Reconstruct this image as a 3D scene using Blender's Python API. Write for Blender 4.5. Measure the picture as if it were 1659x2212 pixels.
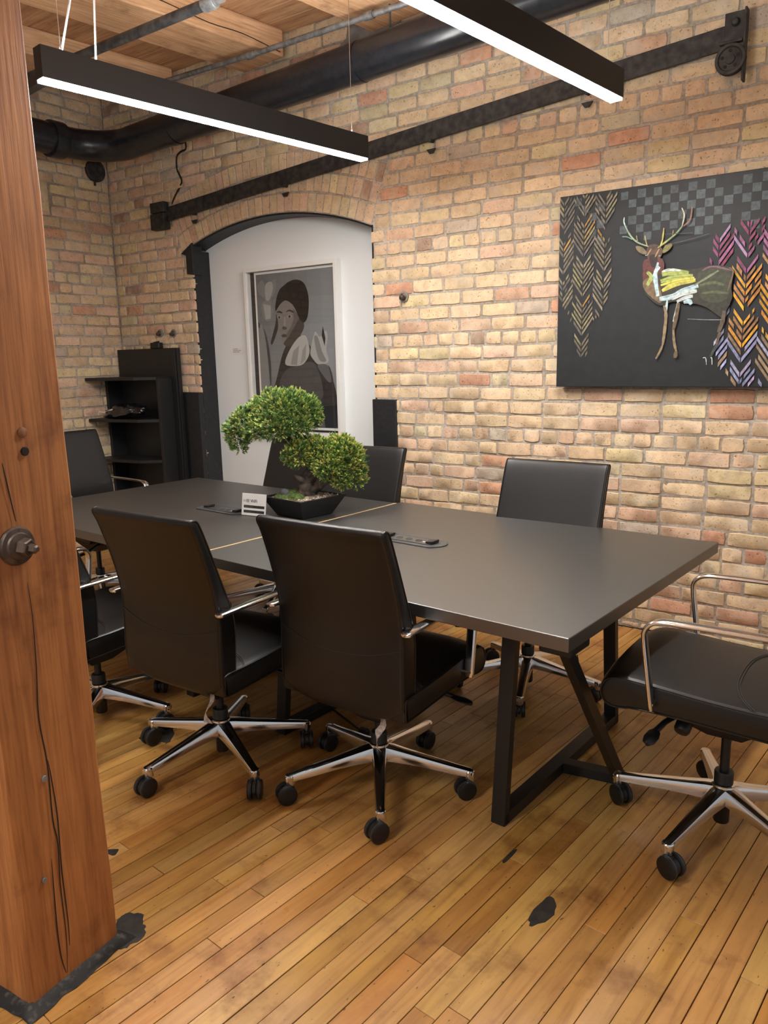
import bpy, bmesh, math, random
from mathutils import Vector, Matrix, noise

# ------------------------------------------------------------------ clear
for o in list(bpy.data.objects):
    bpy.data.objects.remove(o, do_unlink=True)
scene = bpy.context.scene
COL = scene.collection
random.seed(11)
R = math.radians

# ------------------------------------------------------------------ camera
cam_d = bpy.data.cameras.new('camera')
cam_d.sensor_fit = 'VERTICAL'
cam_d.sensor_height = 24.0
cam_d.lens = 24.0 * 1661.95 / 2212.0
cam_d.clip_start = 0.02
cam = bpy.data.objects.new('camera', cam_d)
COL.objects.link(cam)
CR = Vector((0.81666757, 0.57670189, -0.02165681))
CU = Vector((-0.09612676, 0.1729356, 0.98023106))
CF = Vector((-0.56904634, 0.79844111, -0.19666737))
EYE = Vector((0.0, 0.0, 1.5))
cam.matrix_world = Matrix(((CR.x, CU.x, -CF.x, EYE.x), (CR.y, CU.y, -CF.y, EYE.y),
                           (CR.z, CU.z, -CF.z, EYE.z), (0, 0, 0, 1)))
scene.camera = cam

# ------------------------------------------------------------------ world / exposure
world = bpy.data.worlds.new('world')
scene.world = world
world.use_nodes = True
bg = world.node_tree.nodes['Background']
bg.inputs['Color'].default_value = (0.96, 0.98, 1.0, 1)
bg.inputs['Strength'].default_value = 0.34
LED_DOWN, LED_UP, LED_COL = 128.0, 100.0, (1.0, 0.975, 0.935)
vs = scene.view_settings
vs.view_transform = 'Standard'
vs.look = 'None'
vs.exposure = 0.40
vs.gamma = 1.0
vs.use_curve_mapping = False

# ------------------------------------------------------------------ helpers
def proj(p):
    q = Vector(p) - EYE
    z = q.dot(CF)
    if z < 0.05:
        return None
    return (829.5 + 1661.95 * q.dot(CR) / z, 1106 - 1661.95 * q.dot(CU) / z)

def quad_area(pts):
    ps = [proj(p) for p in pts]
    if any(p is None for p in ps):
        return 0
    cx = sum(p[0] for p in ps) / len(ps); cy = sum(p[1] for p in ps) / len(ps)
    if not (-15 < cx < 1674 and -15 < cy < 2227):
        return 0
    a = 0
    for i in range(len(ps)):
        x0, y0 = ps[i]; x1, y1 = ps[(i + 1) % len(ps)]
        a += x0 * y1 - x1 * y0
    return abs(a) / 2

def tag(o, label=None, cat=None, group=None, kind=None):
    if label: o['label'] = label
    if cat: o['category'] = cat
    if group: o['group'] = group
    if kind: o['kind'] = kind
    return o

def empty(name, loc, rz=0.0, parent=None):
    o = bpy.data.objects.new(name, None)
    o.empty_display_size = 0.1
    COL.objects.link(o)
    o.location = loc
    o.rotation_euler = (0, 0, rz)
    if parent: o.parent = parent
    return o

class MB:
    """collects geometry for ONE mesh object"""
    def __init__(s):
        s.v = []; s.f = []; s.c = []; s.col = None
    def add(s, verts, faces, col=None):
        b = len(s.v)
        s.v += [tuple(p) for p in verts]
        s.f += [tuple(i + b for i in f) for f in faces]
        s.c += [col if col is not None else s.col] * len(faces)
        return s
    def box(s, c, d, rot=None, col=None):
        x, y, z = d[0] / 2, d[1] / 2, d[2] / 2
        vs = [Vector(p) for p in ((-x,-y,-z),(x,-y,-z),(x,y,-z),(-x,y,-z),(-x,-y,z),(x,-y,z),(x,y,z),(-x,y,z))]
        if rot is not None:
            vs = [rot @ p for p in vs]
        c = Vector(c)
        return s.add([p + c for p in vs], [(0,3,2,1),(4,5,6,7),(0,1,5,4),(1,2,6,5),(2,3,7,6),(3,0,4,7)], col)
    def bar(s, p, q, w, h, up=(0, 0, 1), col=None):
        p, q = Vector(p), Vector(q)
        t = (q - p).normalized()
        side = t.cross(Vector(up))
        if side.length < 1e-5: side = Vector((1, 0, 0))
        side.normalize()
        u = side.cross(t)
        m = Matrix((side, t, u)).transposed()
        return s.box((p + q) / 2, (w, (q - p).length, h), m, col)
    def loft(s, loops, caps=True, col=None, closed=False):
        n = len(loops[0]); vs = [p for L in loops for p in L]; fs = []
        m = len(loops)
        for i in range(m if closed else m - 1):
            a, b = i * n, ((i + 1) % m) * n
            for j in range(n):
                k = (j + 1) % n
                fs.append((a + j, a + k, b + k, b + j))
        if caps and not closed:
            fs.append(tuple(range(n - 1, -1, -1)))
            fs.append(tuple(range((m - 1) * n, m * n)))
        return s.add(vs, fs, col)
    def tube(s, path, r, seg=10, caps=True, col=None, closed=False):
        path = [Vector(p) for p in path]; n = len(path); loops = []
        prev = None
        for i, p in enumerate(path):
            if closed:
                t = (path[(i + 1) % n] - path[i - 1])
            else:
                t = path[min(i + 1, n - 1)] - path[max(i - 1, 0)]
            t.normalize()
            if prev is None:
                a = Vector((0, 0, 1)) if abs(t.z) < .9 else Vector((1, 0, 0))
                u = a.cross(t).normalized()
            else:
                u = (prev - t * prev.dot(t)).normalized()
            prev = u
            w = t.cross(u)
            rr = r[i] if isinstance(r, (list, tuple)) else r
            loops.append([p + (u * math.cos(2 * math.pi * k / seg) + w * math.sin(2 * math.pi * k / seg)) * rr for k in range(seg)])
        return s.loft(loops, caps, col, closed)
    def lathe(s, prof, c=(0, 0, 0), axis=None, seg=20, col=None):
        c = Vector(c); m = Matrix.Identity(3)
        if axis is not None:
            m = Vector((0, 0, 1)).rotation_difference(Vector(axis)).to_matrix()
        loops = [[c + m @ Vector((r * math.cos(2*math.pi*k/seg), r * math.sin(2*math.pi*k/seg), z)) for k in range(seg)] for r, z in prof]
        return s.loft(loops, True, col)
    def prism(s, poly, z0, z1, f=None, col=None):
        """poly in 2D, extruded; f maps (a,b,h)->point"""
        f = f or (lambda a, b, h: (a, b, h))
        lo = [f(a, b, z0) for a, b in poly]; hi = [f(a, b, z1) for a, b in poly]
        return s.loft([lo, hi], True, col)
    def build(s, name, mat, parent=None, smooth=None, bevel=0, origin=None, seg=2, mesh_only=False):
        me = bpy.data.meshes.new(name)
        vs = s.v
        if origin is not None:
            o3 = Vector(origin); vs = [(p[0]-o3.x, p[1]-o3.y, p[2]-o3.z) for p in vs]
        me.from_pydata(vs, [], s.f)
        if any(c is not None for c in s.c):
            a = me.color_attributes.new('Col', 'FLOAT_COLOR', 'CORNER')
            buf = []
            for f, c in zip(s.f, s.c):
                c = c or (1, 1, 1)
                buf += [c[0], c[1], c[2], 1.0] * len(f)
            a.data.foreach_set('color', buf)
        me.materials.append(mat)
        if smooth is not None:
            me.shade_smooth()
            me.set_sharp_from_angle(angle=R(smooth))
        me.update()
        if mesh_only: return me
        o = bpy.data.objects.new(name, me)
        COL.objects.link(o)
        if origin is not None: o.location = origin
        if parent: o.parent = parent
        if bevel:
            b = o.modifiers.new('bevel', 'BEVEL'); b.width = bevel; b.segments = seg; b.limit_method = 'ANGLE'; b.angle_limit = R(40)
        return o

def cr(pts, sub=4, closed=False):
    """Catmull-Rom resample of 2D/3D points"""
    P = [Vector(p) for p in pts]; n = len(P); out = []
    rng = n if closed else n - 1
    for i in range(rng):
        if closed:
            a, b, c, d = P[(i-1) % n], P[i], P[(i+1) % n], P[(i+2) % n]
        else:
            a, b, c, d = P[max(i-1, 0)], P[i], P[i+1], P[min(i+2, n-1)]
        for k in range(sub):
            t = k / sub
            out.append(0.5 * ((2*b) + (c-a)*t + (2*a-5*b+4*c-d)*t*t + (3*b-a-3*c+d)*t*t*t))
    if not closed: out.append(P[-1])
    return out

def rrect(w, h, r, n=4):
    o = []
    for cx, cy, a0 in ((w/2-r, h/2-r, 0), (-w/2+r, h/2-r, 90), (-w/2+r, -h/2+r, 180), (w/2-r, -h/2+r, 270)):
        for k in range(n + 1):
            a = R(a0 + 90 * k / n)
            o.append((cx + r * math.cos(a), cy + r * math.sin(a)))
    return o

# ------------------------------------------------------------------ materials
def newmat(name):
    m = bpy.data.materials.new(name); m.use_nodes = True
    nt = m.node_tree
    return m, nt, nt.nodes['Principled BSDF']

def N(nt, typ, **kw):
    n = nt.nodes.new(typ)
    for k, v in kw.items():
        if k in n.inputs: n.inputs[k].default_value = v
        else: setattr(n, k, v)
    return n

def ramp(nt, fac, stops):
    r = nt.nodes.new('ShaderNodeValToRGB')
    el = r.color_ramp.elements
    while len(el) > 1: el.remove(el[0])
    el[0].position = stops[0][0]; el[0].color = (*stops[0][1], 1)
    for p, c in stops[1:]:
        e = el.new(p); e.color = (*c, 1)
    nt.links.new(fac, r.inputs[0])
    return r.outputs[0]

def mix(nt, fac, a, b, mode='MIX'):
    m = nt.nodes.new('ShaderNodeMix'); m.data_type = 'RGBA'; m.blend_type = mode
    for i, val in ((0, fac), (6, a), (7, b)):
        if hasattr(val, 'is_output') or isinstance(val, bpy.types.NodeSocket): nt.links.new(val, m.inputs[i])
        elif isinstance(val, (tuple, list)): m.inputs[i].default_value = (*val[:3], 1)
        else: m.inputs[i].default_value = val
    return m.outputs[2]

def bump(nt, h, bsdf, strength=.3, dist=.002):
    b = N(nt, 'ShaderNodeBump', Strength=strength, Distance=dist)
    nt.links.new(h, b.inputs['Height']); nt.links.new(b.outputs[0], bsdf.inputs['Normal'])

def plain(name, c, rough=.5, metal=0.0, spec=.5, bumpscale=0, bumpstr=.1, coat=0):
    m, nt, b = newmat(name)
    b.inputs['Base Color'].default_value = (*c, 1)
    b.inputs['Roughness'].default_value = rough
    b.inputs['Metallic'].default_value = metal
    b.inputs['Specular IOR Level'].default_value = spec
    if coat: b.inputs['Coat Weight'].default_value = coat
    if bumpscale:
        tc = N(nt, 'ShaderNodeTexCoord')
        n = N(nt, 'ShaderNodeTexNoise', Scale=bumpscale, Detail=3.0)
        nt.links.new(tc.outputs['Object'], n.inputs['Vector'])
        bump(nt, n.outputs[0], b, bumpstr, .001)
    return m

def emit(name, c, s):
    m, nt, b = newmat(name)
    b.inputs['Base Color'].default_value = (.9, .9, .9, 1)
    b.inputs['Emission Color'].default_value = (*c, 1)
    b.inputs['Emission Strength'].default_value = s
    return m

def m_brick():
    m, nt, b = newmat('brick')
    at = N(nt, 'ShaderNodeAttribute', attribute_name='Col')
    g = N(nt, 'ShaderNodeNewGeometry')
    n1 = N(nt, 'ShaderNodeTexNoise', Scale=22.0, Detail=6.0, Roughness=.65)
    n2 = N(nt, 'ShaderNodeTexNoise', Scale=95.0, Detail=3.0)
    n3 = N(nt, 'ShaderNodeTexNoise', Scale=9.0, Detail=3.0)
    for n in (n1, n2, n3): nt.links.new(g.outputs['Position'], n.inputs['Vector'])
    v = ramp(nt, n1.outputs[0], [(.25, (.76, .72, .68)), (.5, (1.0, .99, .98)), (.75, (1.16, 1.16, 1.15))])
    c = mix(nt, 1.0, at.outputs['Color'], v, 'MULTIPLY')
    pits = ramp(nt, n2.outputs[0], [(.30, (.30, .25, .20)), (.36, (1, 1, 1))])
    c = mix(nt, .8, c, pits, 'MULTIPLY')
    wash = ramp(nt, n3.outputs[0], [(.52, (0, 0, 0)), (.72, (.6, .6, .6))])
    c = mix(nt, wash, c, (.58, .50, .40))
    nt.links.new(c, b.inputs['Base Color'])
    b.inputs['Roughness'].default_value = .9
    b.inputs['Specular IOR Level'].default_value = .2
    s = nt.nodes.new('ShaderNodeMath'); s.operation = 'ADD'
    nt.links.new(n1.outputs[0], s.inputs[0]); nt.links.new(n2.outputs[0], s.inputs[1])
    bump(nt, s.outputs[0], b, .55, .004)
    return m

def m_mortar():
    m, nt, b = newmat('mortar')
    g = N(nt, 'ShaderNodeNewGeometry')
    n1 = N(nt, 'ShaderNodeTexNoise', Scale=60.0, Detail=5.0)
    n2 = N(nt, 'ShaderNodeTexNoise', Scale=4.0, Detail=3.0)
    for n in (n1, n2): nt.links.new(g.outputs['Position'], n.inputs['Vector'])
    c = ramp(nt, n1.outputs[0], [(.3, (.30, .26, .215)), (.6, (.47, .42, .36))])
    c2 = ramp(nt, n2.outputs[0], [(.35, (.8, .76, .72)), (.65, (1.15, 1.15, 1.15))])
    nt.links.new(mix(nt, 1.0, c, c2, 'MULTIPLY'), b.inputs['Base Color'])
    b.inputs['Roughness'].default_value = .95
    bump(nt, n1.outputs[0], b, .7, .006)
    return m

def m_floor():
    m, nt, b = newmat('floor_wood')
    at = N(nt, 'ShaderNodeAttribute', attribute_name='Col')
    g = N(nt, 'ShaderNodeNewGeometry')
    rot = N(nt, 'ShaderNodeVectorRotate', rotation_type='Z_AXIS', Angle=R(5.2))
    nt.links.new(g.outputs['Position'], rot.inputs['Vector'])
    off = N(nt, 'ShaderNodeVectorMath', operation='MULTIPLY_ADD')
    nt.links.new(at.outputs['Color'], off.inputs[0]); off.inputs[1].default_value = (31, 47, 0)
    nt.links.new(rot.outputs[0], off.inputs[2])
    sc = N(nt, 'ShaderNodeVectorMath', operation='MULTIPLY'); nt.links.new(off.outputs[0], sc.inputs[0]); sc.inputs[1].default_value = (34, 2.4, 1)
    n1 = N(nt, 'ShaderNodeTexNoise', Scale=1.0, Detail=6.0, Roughness=.6, Distortion=.6)
    nt.links.new(sc.outputs[0], n1.inputs['Vector'])
    n2 = N(nt, 'ShaderNodeTexNoise', Scale=5.0, Detail=5.0, Roughness=.62); nt.links.new(g.outputs['Position'], n2.inputs['Vector'])
    sc2 = N(nt, 'ShaderNodeVectorMath', operation='MULTIPLY'); nt.links.new(off.outputs[0], sc2.inputs[0]); sc2.inputs[1].default_value = (110, 42, 1)
    n3 = N(nt, 'ShaderNodeTexNoise', Scale=1.0, Detail=2.0); nt.links.new(sc2.outputs[0], n3.inputs['Vector'])
    n4 = N(nt, 'ShaderNodeTexNoise', Scale=1.1, Detail=3.0); nt.links.new(g.outputs['Position'], n4.inputs['Vector'])
    gr = ramp(nt, n1.outputs[0], [(.28, (.60, .48, .36)), (.5, (.95, .93, .9)), (.72, (1.15, 1.15, 1.12))])
    c = mix(nt, .85, at.outputs['Color'], gr, 'MULTIPLY')
    blot = ramp(nt, n2.outputs[0], [(.32, (.42, .28, .17)), (.46, (.95, .9, .86)), (.7, (1.1, 1.1, 1.1))])
    c = mix(nt, .75, c, blot, 'MULTIPLY')
    spk = ramp(nt, n3.outputs[0], [(.255, (.10, .05, .025)), (.30, (1, 1, 1))])
    c = mix(nt, .8, c, spk, 'MULTIPLY')
    big = ramp(nt, n4.outputs[0], [(.35, (.72, .62, .52)), (.6, (1.05, 1.05, 1.05))])
    c = mix(nt, .7, c, big, 'MULTIPLY')
    nt.links.new(c, b.inputs['Base Color'])
    rr = ramp(nt, n2.outputs[0], [(.3, (.48, .48, .48)), (.7, (.27, .27, .27))])
    nt.links.new(rr, b.inputs['Roughness'])
    b.inputs['Specular IOR Level'].default_value = .45
    bump(nt, n1.outputs[0], b, .12, .002)
    return m

def m_timber(name, dark, light, scale=(26, 26, 1.3), rough=.6, stain=None):
    m, nt, b = newmat(name)
    tc = N(nt, 'ShaderNodeTexCoord')
    mp = N(nt, 'ShaderNodeMapping'); mp.inputs['Scale'].default_value = scale
    nt.links.new(tc.outputs['Object'], mp.inputs['Vector'])
    n1 = N(nt, 'ShaderNodeTexNoise', Scale=1.0, Detail=6.0, Roughness=.6, Distortion=.9); nt.links.new(mp.outputs[0], n1.inputs['Vector'])
    mp2 = N(nt, 'ShaderNodeMapping'); mp2.inputs['Scale'].default_value = [k * 4.5 for k in scale]
    nt.links.new(tc.outputs['Object'], mp2.inputs['Vector'])
    n3 = N(nt, 'ShaderNodeTexNoise', Scale=1.0, Detail=3.0); nt.links.new(mp2.outputs[0], n3.inputs['Vector'])
    n2 = N(nt, 'ShaderNodeTexNoise', Scale=4.5, Detail=5.0, Roughness=.6); nt.links.new(tc.outputs['Object'], n2.inputs['Vector'])
    c = ramp(nt, n1.outputs[0], [(.25, dark), (.62, light)])
    f = ramp(nt, n3.outputs[0], [(.3, (.72, .66, .6)), (.55, (1.05, 1.05, 1.05))])
    c = mix(nt, .8, c, f, 'MULTIPLY')
    bl = ramp(nt, n2.outputs[0], [(.27, (.36, .27, .23)), (.42, (.90, .87, .84)), (.75, (1.12, 1.12, 1.12))])
    c = mix(nt, .85, c, bl, 'MULTIPLY')
    nt.links.new(c, b.inputs['Base Color'])
    b.inputs['Roughness'].default_value = rough
    s = nt.nodes.new('ShaderNodeMath'); s.operation = 'ADD'
    nt.links.new(n1.outputs[0], s.inputs[0]); nt.links.new(n3.outputs[0], s.inputs[1])
    bump(nt, s.outputs[0], b, .4, .003)
    return m

def m_col(name, rough=.6, spec=.3):
    m, nt, b = newmat(name)
    at = N(nt, 'ShaderNodeAttribute', attribute_name='Col')
    nt.links.new(at.outputs['Color'], b.inputs['Base Color'])
    b.inputs['Roughness'].default_value = rough
    b.inputs['Specular IOR Level'].default_value = spec
    return m

def m_paint():
    m, nt, b = newmat('oil_paint')
    at = N(nt, 'ShaderNodeAttribute', attribute_name='Col')
    tc = N(nt, 'ShaderNodeTexCoord')
    n = N(nt, 'ShaderNodeTexNoise', Scale=55.0, Detail=4.0); nt.links.new(tc.outputs['Object'], n.inputs['Vector'])
    f = ramp(nt, n.outputs[0], [(.3, (.45, .45, .45)), (.6, (1.1, 1.1, 1.1))])
    nt.links.new(mix(nt, .8, at.outputs['Color'], f, 'MULTIPLY'), b.inputs['Base Color'])
    b.inputs['Roughness'].default_value = .5
    bump(nt, n.outputs[0], b, .3, .002)
    return m

def m_noise2(name, c1, c2, scale, rough, metal=0, bs=.3, lo=.35, hi=.65, spec=.5):
    m, nt, b = newmat(name)
    tc = N(nt, 'ShaderNodeTexCoord')
    n = N(nt, 'ShaderNodeTexNoise', Scale=scale, Detail=5.0); nt.links.new(tc.outputs['Object'], n.inputs['Vector'])
    nt.links.new(ramp(nt, n.outputs[0], [(lo, c1), (hi, c2)]), b.inputs['Base Color'])
    b.inputs['Roughness'].default_value = rough; b.inputs['Metallic'].default_value = metal
    b.inputs['Specular IOR Level'].default_value = spec
    bump(nt, n.outputs[0], b, bs, .002)
    return m

M = {}
M['brick'] = m_brick(); M['mortar'] = m_mortar(); M['floor'] = m_floor()
M['col_wood'] = m_timber('stained_timber', (.26, .088, .026), (.47, .195, .062), rough=.55)
M['beam_wood'] = m_timber('beam_timber', (.50, .27, .14), (.74, .48, .28), scale=(20, 1.1, 20), rough=.7)
M['deck_wood'] = m_timber('deck_timber', (.36, .18, .09), (.58, .35, .19), scale=(1.2, 18, 18), rough=.7)
M['subfloor'] = plain('subfloor_dark', (.02, .012, .007), .9)
M['black_paint'] = m_noise2('black_paint', (.010, .011, .013), (.018, .019, .022), 40, .5, bs=.12)
M['pipe'] = m_noise2('pipe_black', (.008, .010, .014), (.016, .019, .025), 30, .28, bs=.18)
M['rail'] = m_noise2('rail_iron', (.018, .018, .019), (.055, .053, .051), 25, .6, metal=.3, bs=.3)
M['fixture'] = plain('fixture_black', (.010, .011, .013), .42)
M['white_wall'] = plain('white_panel_paint', (.80, .83, .84), .6, spec=.3)
M['white_frame'] = plain('white_frame_lacquer', (.78, .78, .76), .35)
M['table'] = plain('table_laminate', (.018, .0165, .0148), .38, spec=.5, bumpscale=900, bumpstr=.02)
M['table'].node_tree.nodes['Principled BSDF'].inputs['IOR'].default_value = 2.5
M['table_metal'] = plain('powder_coat_black', (.008, .008, .008), .45)
M['gold'] = plain('raw_edge_strip', (.62, .45, .22), .45)
M['leather'] = m_noise2('black_leather', (.0065, .0065, .0070), (.0100, .0100, .0105), 160, .38, bs=.10, spec=.48)
M['piping'] = plain('leather_piping', (.006, .006, .006), .35)
M['stitch'] = plain('stitch_thread', (.03, .03, .03), .5)
M['chrome'] = plain('polished_aluminium', (.80, .80, .81), .13, metal=1.0)
M['plastic'] = plain('black_plastic', (.009, .009, .0095), .42)
M['tyre'] = plain('grey_tyre_edge', (.045, .046, .05), .55)
M['steel'] = m_noise2('galvanised_steel', (.16, .17, .18), (.32, .33, .34), 30, .5, metal=.6)
M['dark_steel'] = m_noise2('dark_pipe_steel', (.045, .05, .058), (.12, .125, .13), 22, .5, metal=.5)
M['wire'] = plain('white_cable', (.62, .62, .62), .5)
M['steel_wire'] = plain('steel_wire', (.6, .6, .6), .3, metal=1)
M['shelf'] = plain('black_laminate', (.012, .012, .013), .5)
M['bag'] = plain('black_plastic_film', (.008, .008, .010), .12, spec=.8)
M['paper'] = plain('white_paper', (.78, .77, .75), .6)
M['tag'] = m_noise2('printed_tag', (.32, .25, .21), (.62, .55, .50), 90, .7, bs=.1)
M['print'] = m_col('photo_print', .45)
M['paint'] = m_paint()
M['canvas'] = m_noise2('canvas_black', (.0075, .009, .011), (.012, .014, .017), 18, .55, bs=.15)
M['leaf'] = m_col('foliage', .55)
M['bark'] = m_noise2('bark', (.025, .017, .012), (.11, .085, .065), 38, .85, bs=.9)
M['stone'] = m_noise2('grey_pebble', (.04, .043, .046), (.075, .08, .085), 40, .7)
M['gravel'] = m_noise2('gravel_mix', (.12, .09, .06), (.45, .38, .30), 160, .9, bs=.9)
M['moss'] = m_noise2('moss', (.025, .05, .012), (.10, .15, .03), 90, .95, bs=1.0)
M['pot'] = plain('black_pot', (.007, .0075, .009), .45)
M['washer'] = m_noise2('cast_washer', (.05, .034, .026), (.12, .085, .065), 30, .45, metal=.4)
M['stain'] = m_noise2('floor_stain', (.008, .007, .006), (.03, .025, .02), 30, .6)
M['caulk'] = m_noise2('old_caulk', (.006, .005, .004), (.09, .075, .06), 50, .6, bs=.8, lo=.5, hi=.75)
M['plaster'] = m_noise2('grey_plaster', (.17, .16, .15), (.28, .26, .24), 15, .9)
M['plug'] = m_timber('wood_plug', (.16, .06, .025), (.30, .13, .055), rough=.6)
M['black_ink'] = plain('black_ink', (.012, .012, .012), .5)
M['led_down'] = emit('led_diffuser', LED_COL, LED_DOWN)
M['led_up'] = emit('led_uplight', LED_COL, LED_UP)
gm, gnt, gb = newmat('acrylic_glass')
gb.inputs['Transmission Weight'].default_value = 1.0
gb.inputs['Roughness'].default_value = 0.0
gb.inputs['IOR'].default_value = 1.45
# thin pane: transparent with a fresnel gloss on top
tr = gnt.nodes.new('ShaderNodeBsdfTransparent'); gl = gnt.nodes.new('ShaderNodeBsdfGlossy'); gl.inputs['Roughness'].default_value = .02
lw = gnt.nodes.new('ShaderNodeLayerWeight'); lw.inputs['Blend'].default_value = .5
pw5 = N(gnt, 'ShaderNodeMath', operation='POWER'); gnt.links.new(lw.outputs['Facing'], pw5.inputs[0]); pw5.inputs[1].default_value = 4.0
fr = N(gnt, 'ShaderNodeMath', operation='MULTIPLY_ADD'); gnt.links.new(pw5.outputs[0], fr.inputs[0]); fr.inputs[1].default_value = .8; fr.inputs[2].default_value = .035
ms = gnt.nodes.new('ShaderNodeMixShader')
gnt.links.new(fr.outputs[0], ms.inputs[0]); gnt.links.new(tr.outputs[0], ms.inputs[1]); gnt.links.new(gl.outputs[0], ms.inputs[2])
gnt.links.new(ms.outputs[0], gnt.nodes['Material Output'].inputs['Surface'])
gnt.nodes.remove(gb)
M['glass'] = gm

# ================================================================== THE SETTING
WALL_Y, LEFT_X, CEIL_Z = 4.10, -5.565, 3.55
AX, AZ, AR = -3.86, 0.05, 2.43          # arch centre and intrados radius
OPL, OPR, SPR = -4.63, -2.98, 2.315     # opening sides, springing height
RING = .125
ANG = math.asin(.885 / AR)

BRICK_PAL = [((.66, .49, .31), 34), ((.65, .50, .32), 28), ((.63, .455, .295), 24), ((.66, .53, .305), 12), ((.64, .44, .31), 16),
             ((.60, .375, .26), 6), ((.56, .29, .18), 3), ((.36, .23, .165), 2), ((.58, .505, .325), 5), ((.47, .40, .32), 2.5)]
def brick_col(rg):
    t = rg.random() * sum(w for _, w in BRICK_PAL)
    for c, w in BRICK_PAL:
        t -= w
        if t <= 0: break
    k = rg.uniform(.92, 1.1)
    c = tuple(a_ * .86 + b_ * .14 for a_, b_ in zip(c, (.74, .62, .48)))
    return tuple(min(1, ch * k * rg.uniform(.98, 1.02)) for ch in c)

def brick_geo(mb, s0, s1, z0, z1, f, rg, col, proud=0.0, n=4):
    """irregular fired brick: outline ring at the back, ring at the arris, inset face; f(s,z,d) d = out of wall"""
    pr = proud + rg.uniform(-.003, .004)
    def ring(ins, d, jit):
        pts = []
        a0, a1, b0, b1 = s0 + ins, s1 - ins, z0 + ins, z1 - ins
        for i in range(n + 1):
            pts.append((a0 + (a1 - a0) * i / n, b0))
        for i in range(1):
            pts.append((a1, (b0 + b1) / 2))
        for i in range(n + 1):
            pts.append((a1 - (a1 - a0) * i / n, b1))
        pts.append((a0, (b0 + b1) / 2))
        return pts
    base = ring(0, 0, 0)
    cx, cz = (s0 + s1) / 2, (z0 + z1) / 2
    jit = [(rg.uniform(-.0028, .0028), rg.uniform(-.0024, .0024)) for _ in base]
    corner = {0, n, n + 2, 2 * n + 2}
    A, B, Cc = [], [], []
    for i, (p, j) in enumerate(zip(base, jit)):
        x, z = p[0] + j[0], p[1] + j[1]
        if i in corner:
            x += (.0012 + rg.random() * .003) * (1 if cx > x else -1); z += (.001 + rg.random() * .0025) * (1 if cz > z else -1)
        A.append(f(x, z, -.03))
        B.append(f(x, z, pr - .0045))
        sx = .0034 if cx > x else -.0034
        sz = .0034 if cz > z else -.0034
        if abs(p[0] - cx) < (s1 - s0) * .3: sx *= .2
        if abs(p[1] - cz) < (z1 - z0) * .2: sz *= .1
        Cc.append(f(x + sx, z + sz, pr + rg.uniform(-.0015, .0015)))
    L = len(base)
    vs = A + B + Cc
    fs = []
    for a in (0, L):
        for j in range(L):
            k = (j + 1) % L
            fs.append((a + j, a + k, a + L + k, a + L + j))
    # face: strips between bottom row and top row
    o = 2 * L
    top = [2 * n + 2 - i for i in range(n + 1)]
    fs.append((o + 0, o + 1, o + top[1], o + top[0], o + L - 1))
    for i in range(1, n - 1):
        fs.append((o + i, o + i + 1, o + top[i + 1], o + top[i]))
    fs.append((o + n - 1, o + n, o + n + 1, o + n + 2, o + top[n - 1]))
    mb.add(vs, fs, col)

def lay_bricks(wall, f, intervals, kmax, seed, limit=300, hidden=None):
    rg = random.Random(seed)
    items = []
    for k in range(-1, kmax):
        z0, z1 = .038 + .08 * k + .0055, .038 + .08 * (k + 1) - .0055
        z0 = max(z0, .004)
        if z1 - z0 < .02: continue
        header = (k % 7) == 5
        for (a, b) in intervals(z0, z1):
            x = a - (rg.random() * .1 if header else ((.11 if k % 2 else 0) + rg.uniform(-.02, .02)))
            while x < b - .012:
                if header:
                    w = .108 + rg.uniform(-.006, .008)
                elif rg.random() < .09:
                    w = .108 + rg.uniform(-.01, .02)
                else:
                    w = .2165 + rg.uniform(-.008, .008)
                s0, s1 = (x + .005 if x > a else a + .001), (x + w - .005 if x + w < b else b - .001)
                if b - (x + w) < .04: s1 = b - .001
                if s1 - s0 > .025:
                    dz = rg.uniform(-.0022, .0022)
                    items.append((s0, s1, z0 + dz, z1 + dz))
                x += w
                if b - x < .04: break
    scored = []
    for it in items:
        s0, s1, z0, z1 = it
        ar = quad_area([f(s0, z0, 0), f(s1, z0, 0), f(s1, z1, 0), f(s0, z1, 0)])
        if hidden and hidden(it): ar = 0
        scored.append((ar, it))
    scored.sort(key=lambda t: -t[0])
    rest = MB()
    for i, (ar, it) in enumerate(scored):
        s0, s1, z0, z1 = it
        col = brick_col(rg)
        n = 4 if s1 - s0 > .13 else 3
        if i < limit and ar > 60:
            mb = MB(); brick_geo(mb, s0, s1, z0, z1, f, rg, col, n=n)
            mb.build('brick', M['brick'], wall, smooth=50, origin=f((s0 + s1) / 2, (z0 + z1) / 2, -.01))
        else:
            brick_geo(rest, s0, s1, z0, z1, f, rg, col, n=n)
    tag(rest.build('bricks_beyond', M['brick'], wall, smooth=50), kind='stuff')

# ---- back wall with the arched recess
def fb(s, z, d): return (s, WALL_Y - d, z)
XR = 1.9
wall_back = empty('wall_back', (0, 0, 0))
tag(wall_back, 'buff and red brick wall with an arched recess', kind='structure')
mb = MB()
def arc(r, n=28, a=ANG):
    return [(AX + r * math.sin(-a + 2 * a * i / n), AZ + r * math.cos(-a + 2 * a * i / n)) for i in range(n + 1)]
ia = arc(AR)
JY = WALL_Y + .004
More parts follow.
